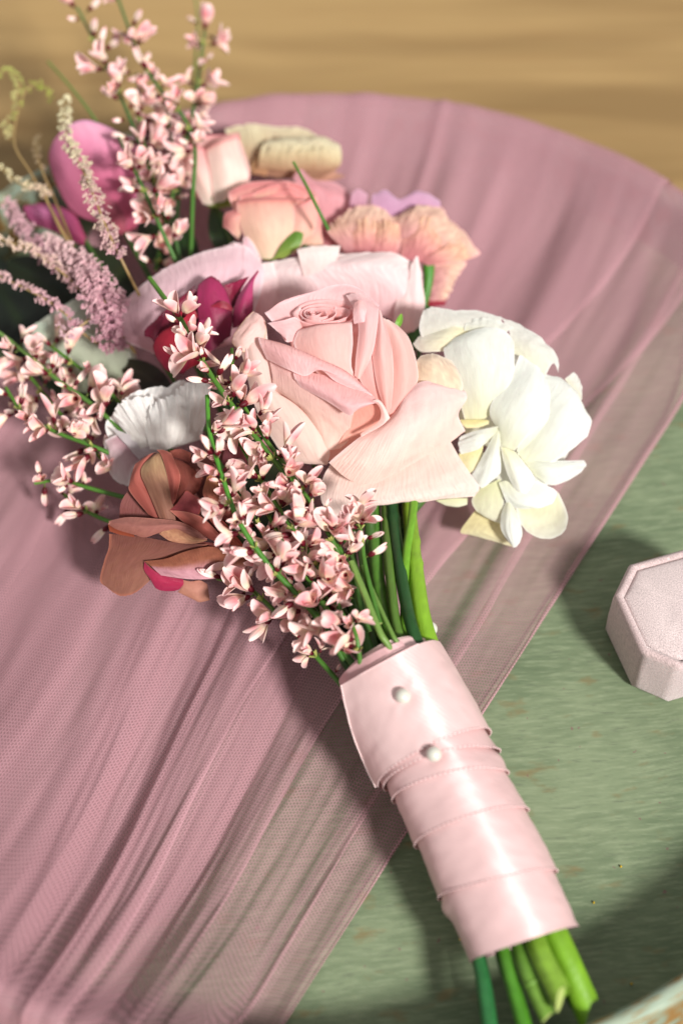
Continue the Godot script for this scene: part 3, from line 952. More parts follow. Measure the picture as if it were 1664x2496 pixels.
func astilbe() -> void:
	M.floret = floret_mesh()
	plume("long astilbe plume with cream tip, standing in front of the mauve tulip", [160, 235, 0.080, 158, 290, 0.083, 170, 350, 0.086, 200, 410, 0.087, 230, 480, 0.086, 262, 560, 0.082, 300, 640, 0.075, 340, 720, 0.06], "ddd6b0", "d09aac", 44, 135)
	plume("greenish astilbe tip curling over at the left edge of the picture", [-25, 200, 0.07, 10, 175, 0.075, 40, 185, 0.075, 48, 215, 0.072, 30, 260, 0.07, 15, 320, 0.068, 30, 345, 0.066], "b9bf68", "cdbf90", 22, 46, {"to": 1.0})
	plume("drooping green astilbe tip beside the curled one", [125, 245, 0.07, 112, 215, 0.072, 85, 205, 0.072, 62, 225, 0.07, 45, 270, 0.07, 35, 350, 0.068, 75, 420, 0.066, 120, 500, 0.064, 160, 580, 0.06, 230, 660, 0.05], "aab455", "c9a88e", 16, 40, {"to": 0.5})
	plume("astilbe branch with cream florets at the left edge, below the curled tips", [-20, 385, 0.066, 20, 425, 0.067, 60, 455, 0.067, 105, 465, 0.066, 120, 500, 0.064, 170, 590, 0.058, 230, 680, 0.05], "ddd2a8", "d0a4a4", 26, 80, {"to": 0.62})
	plume("pink astilbe branch reaching to the left edge under the tulip bud", [-30, 570, 0.06, 20, 590, 0.062, 70, 605, 0.063, 120, 640, 0.062, 170, 680, 0.06, 230, 740, 0.054, 290, 800, 0.045], "e8d0ba", "cc94a6", 32, 100)
	plume("lowest pink astilbe branch, against the dark gap", [-20, 665, 0.055, 25, 685, 0.057, 75, 710, 0.058, 120, 735, 0.058, 165, 770, 0.056, 200, 810, 0.05, 260, 850, 0.042], "e6c0c0", "cc96a8", 30, 90)
	plume("bushy mauve astilbe plume between the pale petals and the whitish green flower", [120, 590, 0.056, 170, 630, 0.06, 215, 670, 0.062, 250, 720, 0.062, 280, 790, 0.056, 330, 860, 0.04], "eccaca", "cc92a4", 100, 230, {"to": 0.95})
	plume("dusky astilbe plume behind the tulip bud", [20, 500, 0.05, 60, 560, 0.052, 120, 620, 0.054, 190, 660, 0.054, 270, 720, 0.045], "d4acb2", "b88294", 74, 140)
	plume("small pinkish astilbe side branch at the edge of the pale flower", [140, 790, 0.052, 165, 820, 0.053, 190, 800, 0.054, 230, 770, 0.055, 260, 740, 0.05], "d8b4ba", "b98a9c", 24, 30)
	plume("astilbe branch rising behind the tulip's left side", [95, 330, 0.06, 90, 370, 0.062, 105, 420, 0.062, 140, 500, 0.06, 180, 600, 0.055], "b9a480", "b58c8c", 18, 34, {"to": 0.5})

# ------------------------------------------------------------------ the large flowers
func flower_stem(x: float, y: float, z: float, r: float, col := "3d5c26", via = null) -> void:
	var a := loc(x, y, z)
	var j := Vector3(rng.randf_range(-1, 1), rng.randf_range(-0.6, 0.3), rng.randf_range(-1, 1)) * 0.008
	var b := HA + j
	var mid := (a + b) * 0.5 + Vector3(0, -0.012, 0)
	mid.y = maxf(mid.y, 0.014)
	if via != null:
		mid = via
	var e := HA + (HB - HA) * 0.5 + j * 0.9
	put("stalk", tube_mesh(PackedVector3Array([a - cur.position, mid - cur.position, b - cur.position, e - cur.position]), func(_t): return r * PPM, stem_colors(col, col), 10, 30), M.stem, cur)

func hero_rose() -> void:
	flower("garden_rose", "large pale pink garden rose at the centre of the bouquet", "rose", "", 560, 640, 2.45, 700, 800, 0.066)
	pale = 0.18
	var pk := ["efc2b2", "efbeb4", "ebb4b4", "edbcbe"]
	var inn := ["e8a69e", "ebafaa", "ebb3b2", "eec3c5"]
	var back := {"c": ["eab0ac", "ecb4b6", "f0c4c8"], "e": "f6dade", "ew": 0.08, "n": 6.0}
	var lit := {"c": pk, "e": "f7d9d4", "ew": 0.06, "n": 4.0}
	var ins := {"c": inn, "e": "f7dcda", "ew": 0.07, "n": 3.0}
	petal([[330, 470, 20, 560, 530, -20, 800, 420, 0], [280, 390, 30, 560, 330, -40, 850, 350, 10], [215, 310, 20, 330, 230, -10, 560, 200, -30, 760, 200, -10, 880, 270, 20], [205, 295, 0, 480, 185, -25, 640, 128, -40, 760, 145, -30, 895, 255, 5]], back)
	petal([[450, 420, 20, 470, 420, 20, 480, 440, 20], [400, 330, 60, 390, 400, 70, 350, 475, 80], [320, 345, 75, 330, 390, 85, 335, 455, 92], [222, 362, 50, 250, 385, 62, 300, 425, 70]], back)
	# the heart: short curled petals round the opening
	var arcs := [[572, 302, 176, 76, 185, 345, 8], [566, 300, 170, 70, 60, 215, 30], [578, 302, 166, 66, -35, 95, 30], [560, 300, 132, 52, 150, 330, 24], [560, 300, 126, 50, 20, 175, 38], [585, 300, 120, 46, -70, 60, 34], [545, 299, 96, 38, 90, 260, 36], [535, 299, 92, 36, -110, 80, 36], [520, 298, 66, 27, 10, 190, 40], [515, 297, 62, 25, 170, 350, 40], [503, 296, 40, 17, -60, 150, 44], [498, 296, 34, 14, 130, 330, 44], [496, 295, 18, 9, 0, 300, 46]]
	for q in arcs:
		var rows := []
		for lv in [[0.7, 120.0, -70.0], [0.86, 60.0, -20.0], [0.98, 18.0, 0.0], [1.04, 0.0, 6.0], [1.13, 1.0, -2.0]]:
			var row := []
			for k in 6:
				var a: float = deg_to_rad(lerpf(q[4], q[5], k / 5.0))
				var end := absf(k / 2.5 - 1.0)
				row.append_array([q[0] + q[2] * lv[0] * cos(a), q[1] + lv[1] + q[3] * lv[0] * sin(a) + 10.0 * end * end * float(lv[0] > 0.95), q[6] + lv[2] + 34.0 * sin(a)])
			rows.append(row)
		petal(rows, {"c": ["e79a92", "eca8a4", "efb2b2", "f3c6c8"], "e": "f8dfe0", "ew": 0.1, "n": 5.0, "nv": 14, "j": 0.05})
	petal([[640, 760, 130, 720, 800, 140, 830, 790, 120], [480, 620, 120, 600, 640, 170, 730, 640, 150], [385, 500, 80, 540, 480, 160, 735, 480, 140], [400, 420, 80, 540, 385, 130, 730, 370, 110], [420, 398, 60, 540, 372, 105, 728, 355, 85], [430, 402, 45, 540, 374, 80, 720, 352, 60]], {"c": ["eeb6aa", "eebab2", "edbcb8", "f0c8c8"], "e": "f4dcdc", "ew": 0.04, "n": 2.5, "j": 0.01})
	petal([[370, 520, 40, 380, 540, 55, 400, 560, 60], [362, 470, 50, 370, 470, 66, 385, 480, 75], [378, 420, 40, 388, 410, 60, 402, 415, 62], [395, 390, 30, 405, 385, 45, 420, 392, 50]], ins)
	petal([[830, 780, 110, 900, 850, 120, 940, 880, 110], [770, 680, 110, 850, 650, 130, 920, 640, 110], [790, 540, 90, 830, 520, 110, 880, 520, 95], [850, 380, 60, 860, 370, 70, 880, 370, 60]], ins)
	petal([[745, 675, 165, 770, 695, 170, 790, 675, 150], [752, 560, 165, 800, 560, 185, 852, 540, 160], [768, 400, 130, 820, 390, 165, 878, 400, 130], [742, 280, 70, 810, 270, 115, 888, 290, 90], [690, 190, 10, 770, 178, 40, 880, 255, 40]], {"c": ["edb2aa", "ecb5b2", "ebb8ba", "eec6ca"], "e": "f6d6d6", "ew": 0.1, "n": 4.0})
	petal([[745, 240, 95, 775, 225, 105, 805, 235, 100], [735, 300, 120, 775, 290, 140, 825, 300, 128], [742, 372, 120, 790, 362, 150, 832, 352, 138]], {"c": ["eeb2b0", "f2c4c6", "f3ccd0"], "n": 4.0, "j": 0.06})
	petal([[925, 880, 150, 940, 905, 160, 962, 870, 140], [880, 740, 150, 930, 740, 178, 977, 700, 140], [852, 560, 130, 910, 540, 168, 972, 560, 120], [865, 400, 90, 910, 390, 122, 957, 470, 80], [878, 290, 50, 897, 280, 60, 918, 340, 50]], {"c": ["eaaaa0", "ecb0a8", "ecb6b2", "efc8c8"], "e": "f8dcd8", "ew": 0.07, "n": 3.0})
	petal([[950, 910, 100, 985, 890, 90, 1020, 850, 70], [955, 740, 80, 1040, 760, 95, 1117, 720, 40], [945, 560, 40, 1040, 560, 80, 1115, 600, 20], [928, 400, 20, 1000, 420, 45, 1068, 450, 0], [898, 322, 10, 950, 340, 10, 998, 370, -10]], {"c": ["e8a096", "edb0a6", "eebcb4", "f0c8c2"], "e": "fae0d8", "ew": 0.06, "n": 4.0})
	petal([[1090, 780, -20, 1200, 800, 0, 1340, 820, -30], [1100, 680, -10, 1230, 690, 40, 1392, 745, -20], [1110, 600, -20, 1220, 590, 20, 1362, 645, -40], [1140, 552, -50, 1216, 538, -50, 1315, 575, -70]], {"c": ["e9d2b2", "e4c9a8", "e9d5be"], "e": "ece0d2", "n": 8.0, "st": 0.2, "j": 0.06})
	petal([[420, 1150, -10, 640, 1180, 0, 960, 1040, -20], [300, 850, 0, 640, 860, 40, 980, 780, 0], [300, 600, 0, 640, 560, 40, 960, 520, -20], [420, 440, -10, 640, 420, 0, 880, 380, -40]], {"c": ["e8a090", "e9a494", "e8a8a0"], "n": 3.0})
	# left outer petal
	petal([[140, 292, -30, 180, 312, 0, 215, 350, -20], [85, 345, 0, 150, 380, 45, 218, 420, 0], [22, 440, -10, 80, 470, 45, 195, 490, 25], [12, 490, -15, 70, 545, 30, 175, 530, 25]], {"c": ["e8bcb6", "efc6be", "f2cfc4"], "e": "d9b48e", "ew": 0.1, "n": 16.0, "nf": 4.0, "j": 0.08})
	petal([[30, 470, -40, 90, 400, 0, 150, 340, -10, 215, 360, -30], [75, 560, 0, 130, 530, 55, 200, 540, 40, 245, 600, 20], [105, 690, 10, 180, 690, 65, 250, 740, 45, 285, 770, 20], [155, 870, 10, 260, 880, 65, 380, 850, 55, 492, 932, 30], [250, 1050, 0, 380, 1040, 65, 480, 1040, 65, 592, 1100, 40], [345, 1180, 0, 460, 1172, 30, 540, 1180, 45, 587, 1190, 40], [362, 1190, -20, 470, 1202, 0, 570, 1210, 20, 588, 1190, 25]], {"c": ["ecc8c0", "efccc0", "f1d2c4", "f2d4c6"], "e": "f0dcd2", "ew": 0.04, "n": 9.0, "nf": 3.4, "nv": 30, "j": 0.015})
	# body below the roll
	petal([[235, 575, 60, 400, 640, 140, 600, 720, 180, 770, 790, 190], [255, 680, 60, 400, 740, 130, 560, 800, 165, 740, 900, 140], [270, 760, 40, 420, 840, 100, 560, 890, 115, 720, 980, 90], [380, 830, 30, 490, 930, 62, 590, 990, 66, 710, 1060, 55], [480, 940, 15, 540, 1030, 40, 590, 1115, 48, 660, 1110, 38]], {"c": ["edbfbc", "eec4ba", "f2ccbc", "f3d2c0"], "n": 7.0, "nf": 3.2, "nu": 28, "nv": 26, "j": 0.0})
	petal([[200, 452, 50, 350, 495, 100, 540, 572, 140, 690, 645, 160, 838, 768, 172], [172, 452, 78, 335, 500, 160, 530, 580, 200, 690, 655, 222, 845, 785, 214], [185, 500, 100, 345, 560, 196, 525, 625, 226, 680, 690, 240, 848, 795, 226], [222, 578, 80, 350, 640, 172, 450, 678, 190, 540, 640, 212, 640, 715, 218, 835, 790, 220]], {"c": ["eda9a6", "efb4b2", "f0babc", "f4cacb"], "e": "f7dcdc", "ew": 0.06, "n": 5.0, "nu": 34, "j": 0.0})
	petal([[380, 640, 135, 560, 672, 165, 700, 715, 195, 830, 772, 206, 900, 855, 190], [380, 668, 150, 560, 738, 212, 690, 790, 245, 800, 812, 262, 885, 838, 250], [390, 700, 152, 570, 785, 228, 690, 848, 272, 790, 852, 282, 880, 838, 262], [420, 742, 140, 590, 835, 208, 712, 912, 236, 755, 882, 250, 870, 836, 245]], {"c": ["e9b0ae", "ecb4b4", "ebb8bc", "eec2c4"], "e": "f2d8d8", "ew": 0.05, "n": 5.0, "nu": 28, "j": 0.0})
	petal([[690, 900, 110, 800, 850, 160, 895, 850, 175], [705, 980, 85, 820, 960, 105, 905, 930, 138], [640, 1095, 50, 740, 1042, 70, 830, 1000, 92]], {"c": ["ec9a86", "eea08c", "f0ac98"], "n": 3.0})
	petal([[715, 915, 232, 755, 885, 246, 800, 856, 246, 870, 840, 238, 902, 895, 220, 882, 955, 200, 778, 1022, 178], [716, 905, 240, 755, 876, 256, 800, 848, 258, 880, 828, 250, 925, 900, 230, 915, 965, 208, 785, 1040, 184], [720, 910, 232, 760, 880, 246, 805, 846, 250, 888, 818, 236, 945, 905, 215, 940, 945, 200, 800, 1035, 178]], {"c": ["f3b8ac", "f6cec8", "f8dcd6"], "n": 1.5, "nu": 40, "nv": 8, "j": 0.0})
	petal([[600, 1205, 40, 800, 1270, 20, 1050, 1180, -20, 1312, 1060, -80], [555, 1290, 44, 780, 1350, 54, 1060, 1280, 10, 1375, 1170, -60], [545, 1420, 40, 750, 1420, 64, 1060, 1370, 34, 1445, 1275, -40], [610, 1520, 24, 775, 1462, 50, 1080, 1420, 24, 1490, 1345, -40], [645, 1568, 4, 795, 1470, 24, 1085, 1430, 4, 1460, 1402, -60]], {"c": ["f0cdbf", "f2d2c6", "f1d5cb", "f0d8d0"], "e": "f2ddd4", "ew": 0.04, "ru": 9.0, "rf": 3.2, "n": 7.0, "nf": 3.0, "nu": 28, "nv": 24, "j": 0.02})
	petal([[590, 1195, 150, 720, 1300, 142, 880, 1315, 112, 1130, 1180, 40, 1312, 1075, -20, 1405, 1005, -60], [640, 1150, 170, 800, 1190, 192, 960, 1180, 172, 1130, 1080, 112, 1290, 990, 42, 1362, 905, -20], [760, 1055, 150, 880, 1045, 182, 1030, 1010, 182, 1170, 935, 132, 1300, 855, 62, 1412, 820, -20], [890, 985, 105, 980, 920, 125, 1060, 835, 115, 1170, 765, 84, 1300, 755, 34, 1404, 768, -30], [945, 945, 60, 1000, 860, 60, 1060, 765, 52, 1160, 708, 32, 1290, 728, 2, 1385, 758, -40]], {"c": ["f0c9bc", "f2d0c4", "f0cec9", "eec8cb"], "e": "f2d9d6", "ew": 0.04, "ru": 8.0, "rf": 3.0, "n": 9.0, "nf": 3.4, "nu": 32, "nv": 28, "j": 0.015})
	petal([[960, 930, 60, 1000, 900, 40, 1100, 850, 20], [900, 1050, 40, 1000, 1050, 40, 1200, 1000, 0], [700, 1180, 40, 900, 1180, 40, 1200, 1080, -20]], {"c": ["efac96", "f2b8a2"], "n": 2.0})
	flower_stem(820, 1000, -60, 16)

func white_rose() -> void:
	flower("white_rose", "creamy white open rose at the right side of the bouquet", "rose", "", 980, 720, 3.136, 800, 1000, 0.048)
	var w := ["e2e2c8", "e3e5da", "e4e7e0", "e5e8e3"]
	var o := {"c": w, "e": "eeeeea", "ew": 0.05, "n": 7.0, "st": 0.07, "j": 0.05, "ru": 7.0, "rf": 7.0}
	var b := {"c": ["dad9c2", "dcdcd2", "dedfd8"], "e": "e6e6e1", "ew": 0.06, "n": 10.0, "nf": 4.0, "st": 0.07, "j": 0.08, "ru": 10.0, "rf": 8.0}
	petal([[400, 1000, -170, 740, 1250, -170, 900, 1650, -170], [420, 500, -190, 900, 900, -170, 1150, 1400, -190], [600, 280, -220, 1080, 570, -200, 1330, 1080, -220]], b)
	petal([[200, 420, -100, 500, 350, -60, 800, 350, -60], [130, 260, -100, 420, 200, -60, 760, 240, -70], [165, 100, -140, 240, 75, -125, 400, 108, -110, 560, 102, -110, 760, 160, -120]], b)
	petal([[800, 420, -80, 950, 500, -60, 1090, 620, -90], [820, 290, -90, 1000, 370, -60, 1150, 520, -100], [750, 155, -130, 900, 210, -120, 1040, 300, -120, 1130, 390, -130, 1200, 480, -140, 1195, 595, -150]], b)
	petal([[470, 270, -40, 620, 290, -30, 800, 330, -40], [480, 220, -50, 640, 230, -40, 800, 280, -50], [500, 195, -75, 600, 168, -65, 720, 180, -75, 860, 240, -85]], b)
	petal([[420, 420, -60, 470, 330, -40, 520, 240, -60], [260, 430, -60, 310, 330, -30, 400, 230, -60], [140, 430, -100, 170, 340, -80, 300, 215, -110], [78, 368, -130, 130, 310, -120, 200, 250, -140]], {"c": ["e6dfb8", "e6e3cf", "eae8de"], "e": "efece0", "n": 9.0, "st": 0.1})
	petal([[1240, 640, -120, 1300, 720, -120, 1370, 800, -130], [1310, 582, -150, 1345, 620, -150, 1374, 700, -150]], b)
	petal([[880, 1215, -20, 940, 1260, -20, 1010, 1290, -20], [940, 1000, -40, 1090, 1100, 14, 1150, 1275, -20], [1020, 800, -50, 1230, 900, 20, 1312, 1165, -40], [1040, 640, -70, 1280, 720, -36, 1390, 900, -56, 1360, 1120, -80], [1105, 600, -85, 1210, 625, -95, 1300, 700, -95, 1375, 830, -95, 1450, 960, -105, 1420, 1070, -115]], o)
	petal([[900, 1240, -30, 960, 1310, -20, 1010, 1380, -30], [1080, 1260, -20, 1100, 1330, 14, 1130, 1450, -30], [1250, 1265, -50, 1260, 1320, -26, 1250, 1420, -60], [1400, 1262, -80, 1418, 1300, -70, 1375, 1342, -80]], o)
	petal([[870, 1200, -10, 940, 1160, 0, 1010, 1090, 0], [900, 1100, 10, 1000, 1010, 30, 1110, 950, 10], [960, 980, 0, 1040, 900, 10, 1126, 860, 0]], o)
	petal([[745, 1060, 0, 760, 1140, 10, 855, 1190, 10], [665, 890, 36, 820, 960, 96, 965, 1065, 74], [730, 730, 40, 940, 780, 104, 1105, 925, 60], [840, 580, 14, 1010, 640, 60, 1128, 775, 24], [900, 440, -30, 1040, 535, -20, 1118, 680, -30]], o)
	petal([[480, 960, -40, 590, 960, -30, 690, 900, -20], [420, 760, 10, 600, 760, 64, 780, 740, 44], [350, 560, 20, 580, 520, 95, 850, 600, 54], [315, 420, -10, 540, 340, 54, 855, 420, 24], [325, 395, -30, 400, 325, -20, 560, 258, -10, 700, 240, -15, 800, 280, -20, 852, 355, -30]], {"c": ["e3e1ba", "e3e5d6", "e4e7df", "e4e7e1"], "e": "eeeeea", "ew": 0.04, "n": 6.0, "nu": 28, "nv": 24, "j": 0.015})
	petal([[440, 950, -10, 540, 950, 0, 640, 950, 10], [460, 985, 10, 560, 985, 20, 660, 960, 20], [490, 1015, 10, 580, 1010, 20, 660, 985, 20]], {"c": ["e8dfa0", "ece4b4"], "n": 3.0})
	petal([[725, 1000, 20, 745, 1030, 25, 747, 1060, 20], [640, 1180, 40, 700, 1190, 74, 750, 1200, 44], [560, 1320, 30, 660, 1330, 74, 753, 1330, 54], [522, 1385, 0, 600, 1485, 34, 748, 1365, 44]], o)
	petal([[735, 1000, 50, 700, 1060, 64, 650, 1120, 54], [580, 1030, 60, 570, 1090, 84, 570, 1180, 64], [438, 1080, 20, 415, 1140, 30, 440, 1218, 20]], o)
	petal([[430, 1210, 0, 520, 1190, 10, 620, 1150, 10], [450, 1290, 0, 520, 1260, 20, 600, 1240, 10], [510, 1370, 0, 550, 1340, 10, 600, 1300, 10]], {"c": ["e2d9a0", "e8e0b0", "eae4bc"], "n": 3.0})
	petal([[600, 1470, -30, 690, 1430, -10, 750, 1400, 0], [530, 1560, -40, 650, 1560, 4, 775, 1560, 14], [560, 1640, -40, 650, 1680, -16, 765, 1680, 4], [620, 1690, -50, 690, 1725, -40, 758, 1750, -20]], {"c": ["dfe0b4", "e2e2c4", "e9e7d2"], "e": "f0efe2", "n": 6.0})
	petal([[560, 1640, -120, 650, 1700, -120, 760, 1750, -110], [445, 1800, -140, 600, 1790, -110, 780, 1850, -110], [520, 1830, -150, 680, 1875, -140, 860, 1930, -120]], {"c": ["d8cc9a", "dcd2a4", "e6dfba"], "n": 9.0, "st": 0.15})
	petal([[250, 1565, -90, 400, 1550, -80, 500, 1550, -90], [330, 1605, -100, 420, 1618, -90, 495, 1600, -100]], {"c": ["d9dcb0", "e4e4c8"], "n": 5.0})
	petal([[860, 1600, 0, 1000, 1600, 10, 1130, 1590, 0, 1190, 1505, -10], [890, 1720, -10, 1000, 1720, -44, 1120, 1710, -44, 1245, 1620, -10], [930, 1780, 10, 1020, 1800, -24, 1150, 1790, -24, 1264, 1700, 10], [955, 1810, 20, 1040, 1855, 20, 1140, 1862, 20, 1212, 1832, 20, 1248, 1790, 20]], {"c": ["dfdcb8", "e3e1c8", "efeee0"], "e": "f4f3ea", "n": 6.0, "j": 0.03})
	petal([[735, 1430, 20, 800, 1420, 34, 860, 1480, 44], [770, 1520, 44, 870, 1540, 64, 1000, 1420, 44], [800, 1590, 34, 960, 1600, 64, 1140, 1470, 34], [865, 1628, 10, 1010, 1630, 24, 1150, 1600, 10, 1185, 1505, 0]], o)
	petal([[790, 1570, 24, 820, 1585, 44, 860, 1635, 24], [753, 1690, 34, 820, 1700, 74, 897, 1730, 34], [758, 1800, 24, 830, 1810, 64, 916, 1820, 24], [842, 1925, 10, 866, 1938, 20, 892, 1900, 10]], o)
	petal([[755, 1160, 64, 790, 1165, 70, 860, 1195, 64], [765, 1240, 74, 840, 1270, 108, 930, 1280, 74], [800, 1360, 74, 880, 1380, 115, 1008, 1400, 64], [855, 1480, 54, 910, 1515, 74, 948, 1518, 54]], {"c": ["e9e7c0", "eeeee0", "f0f0ea"], "e": "f7f6f2", "n": 4.0})
	petal([[560, 1200, -50, 760, 1200, -40, 1050, 1200, -60], [560, 1360, -60, 780, 1360, -40, 1080, 1360, -60], [600, 1540, -70, 800, 1560, -50, 1100, 1540, -70]], b)
	flower_stem(420, 1250, -190, 14, "3d5c26", at(950, 1330, 0.028))

func pale_ranunculus() -> void:
	flower("pale_ranunculus", "very pale pink ruffled flower right behind the large rose", "flower", "", 400, 250, 1.8846, 800, 850, 0.056)
	var o := {"c": ["e9bcc0", "f0ced0", "f4dcdc", "f4e2e0"], "e": "f7ebe8", "ew": 0.05, "n": 4.0, "st": 0.12, "j": 0.05, "ru": 4.0, "rf": 22.0, "nu": 44}
	petal([[430, 1000, -40, 700, 960, -60, 1000, 980, -40, 1100, 1065, -60], [403, 900, -20, 700, 850, 0, 1000, 840, 34, 1192, 960, -20], [415, 800, -20, 650, 760, 14, 950, 740, 44, 1184, 820, -20], [438, 735, -40, 620, 705, -30, 900, 686, -20, 1060, 684, -30, 1140, 730, -40, 1176, 780, -60]], o)
	petal([[640, 800, 24, 700, 780, 34, 780, 745, 24], [617, 700, 14, 700, 695, 24, 803, 690, 14], [610, 674, 0, 640, 666, 5, 700, 655, 5, 808, 655, 0]], {"c": ["eed2ce", "f4e4e0", "f6ebe6"], "n": 3.0, "ru": 4.0, "rf": 14.0, "j": 0.06})
	petal([[1100, 1065, 0, 1150, 1045, 14, 1195, 1010, -10], [1115, 880, 14, 1160, 880, 24, 1192, 890, 0], [1135, 740, 0, 1162, 698, 0, 1180, 775, -10]], {"c": ["eec8c8", "f2d8d8", "f6e4e2"], "n": 5.0})
	petal([[1050, 1040, 10, 1090, 1060, 16, 1150, 1050, 10], [1060, 940, 14, 1110, 940, 24, 1170, 930, 10], [1100, 820, 0, 1140, 800, 10, 1170, 800, 0]], {"c": ["eec4c2", "f2d4d2", "f5dedc"], "n": 5.0})
	petal([[410, 960, 0, 450, 980, 10, 500, 940, 0], [405, 860, 10, 440, 840, 24, 520, 830, 10], [418, 770, -10, 440, 735, -10, 500, 725, -20]], o)
	petal([[260, 810, -50, 350, 800, -40, 430, 780, -40], [225, 740, -60, 320, 700, -40, 440, 720, -40], [235, 678, -80, 290, 650, -75, 340, 640, -70, 440, 715, -60]], o)
	petal([[340, 730, -50, 400, 745, -45, 450, 730, -50], [350, 680, -60, 395, 670, -55, 435, 690, -60], [364, 625, -70, 385, 610, -70, 407, 632, -70]], o)
	flower_stem(780, 950, -100, 12)
	flower("pale_ranunculus", "wide cupped pale pink flower at the left, behind the crimson flower", "flower", "", 0, 0, 1.0, 440, 760, 0.055)
	var p := {"c": ["d9a8b0", "e2b4be", "e9c2cb", "efd0d6"], "e": "f3dfe2", "ew": 0.06, "n": 3.0, "st": 0.1, "j": 0.03, "ru": 2.5, "rf": 26.0, "nu": 44}
	petal([[400, 700, -30, 500, 660, -30, 620, 650, -30], [380, 668, -40, 472, 625, -45, 560, 595, -45, 615, 590, -45]], p)
	petal([[570, 640, -20, 600, 650, -18, 640, 650, -20], [590, 610, -28, 608, 612, -26, 628, 635, -26], [594, 576, -34, 604, 578, -34, 618, 600, -34]], p)
	petal([[375, 862, -15, 470, 862, 0, 590, 830, -10], [300, 828, 0, 430, 792, 37, 625, 745, 10], [260, 790, -5, 400, 712, 27, 530, 662, 27, 645, 672, 0], [283, 743, -25, 340, 698, -18, 385, 662, -15, 456, 625, -12, 530, 602, -15, 600, 596, -20, 637, 638, -25]], p)
	flower_stem(480, 830, -60, 8)

func crimson_flower() -> void:
	flower("crimson_ranunculus", "deep crimson flower with one pointed petal, left of the large rose", "flower", "", 340, 640, 4.9, 700, 700, 0.064)
	var cr := {"c": ["5e102e", "7c183e", "8e254e", "8a244c"], "e": "540c26", "ew": 0.05, "n": 10.0, "st": 0.14, "m": "dark_petal", "j": 0.03}
	var dk := {"c": ["5a0a24", "74102f", "86183e"], "e": "4a0820", "ew": 0.08, "n": 16.0, "nf": 3.6, "st": 0.16, "m": "dark_petal", "j": 0.05}
	var rd := {"c": ["821022", "9a1a30", "8c1a38"], "e": "5a0a20", "ew": 0.06, "n": 14.0, "nf": 3.0, "st": 0.14, "m": "dark_petal", "j": 0.04}
	petal([[200, 1000, -80, 600, 1200, -80, 1000, 950, -80], [250, 700, -100, 650, 650, -100, 1100, 650, -100], [450, 450, -100, 750, 300, -100, 1020, 360, -100]], dk)
	petal([[1050, 560, -40, 1110, 560, -40, 1180, 420, -30], [1010, 285, -40, 1100, 340, -60, 1230, 300, -40], [1035, 268, -50, 1110, 232, -70, 1190, 200, -60, 1320, 152, -50]], dk)
	petal([[1108, 790, 60, 1180, 762, 74, 1255, 720, 54], [1118, 600, 70, 1220, 560, 125, 1348, 620, 64], [1185, 390, 40, 1270, 360, 96, 1356, 380, 54], [1300, 225, 10, 1340, 230, 34, 1366, 230, 14], [1398, 108, -20, 1412, 92, -20, 1424, 108, -20]], {"c": ["701236", "902850", "a03c66", "881c44"], "e": "600c2a", "ew": 0.06, "n": 6.0, "m": "dark_petal", "j": 0.0})
	petal([[430, 620, 40, 560, 500, 60, 700, 300, 50], [300, 600, 34, 450, 480, 74, 620, 330, 54], [158, 720, 0, 250, 620, 10, 330, 550, 20, 500, 400, 20, 690, 255, 10]], dk)
	petal([[760, 900, 80, 900, 980, 90, 1090, 880, 80], [700, 620, 110, 880, 640, 175, 1112, 650, 104], [690, 380, 90, 850, 380, 145, 1085, 470, 84], [698, 258, 40, 840, 150, 60, 935, 190, 60, 1022, 300, 40]], cr)
	petal([[870, 520, 150, 980, 500, 160, 1090, 560, 120], [855, 530, 180, 980, 545, 196, 1108, 580, 136], [866, 508, 190, 980, 455, 195, 1060, 480, 170, 1112, 535, 134]], {"c": ["9a1a3c", "8a1430", "6e0c24"], "n": 5.0, "m": "dark_petal"})
	petal([[700, 1000, 60, 850, 1050, 74, 960, 990, 64], [690, 760, 104, 820, 800, 155, 960, 850, 114], [740, 660, 114, 850, 640, 155, 1000, 680, 124]], cr)
	petal([[290, 580, 34, 260, 740, 64, 180, 960, 34], [180, 700, 24, 150, 790, 54, 130, 900, 44], [138, 728, -10, 90, 770, 0, 55, 825, 0, 58, 885, 0]], dk)
	petal([[420, 740, 84, 560, 840, 104, 640, 900, 94], [250, 840, 64, 420, 960, 125, 620, 1020, 104], [163, 1000, 20, 330, 1120, 84, 600, 1180, 84], [228, 1180, -20, 330, 1308, 0, 420, 1330, 0, 530, 1338, 0]], rd)
	petal([[420, 940, 134, 500, 860, 145, 580, 840, 134], [440, 1040, 130, 530, 1020, 146, 625, 960, 124]], {"c": ["a01c34", "a8283c"], "n": 6.0, "m": "dark_petal"})
	petal([[600, 480, 70, 660, 560, 90, 700, 640, 90], [480, 600, 80, 560, 680, 120, 650, 740, 110], [430, 760, 80, 520, 800, 110, 620, 850, 100]], rd)
	petal([[500, 1335, -20, 620, 1250, 0, 770, 1200, 0], [560, 1150, 34, 700, 1100, 64, 830, 1100, 44], [600, 980, 64, 760, 960, 74, 900, 1000, 54]], rd)
	flower_stem(640, 1000, -200, 7, "24401c")

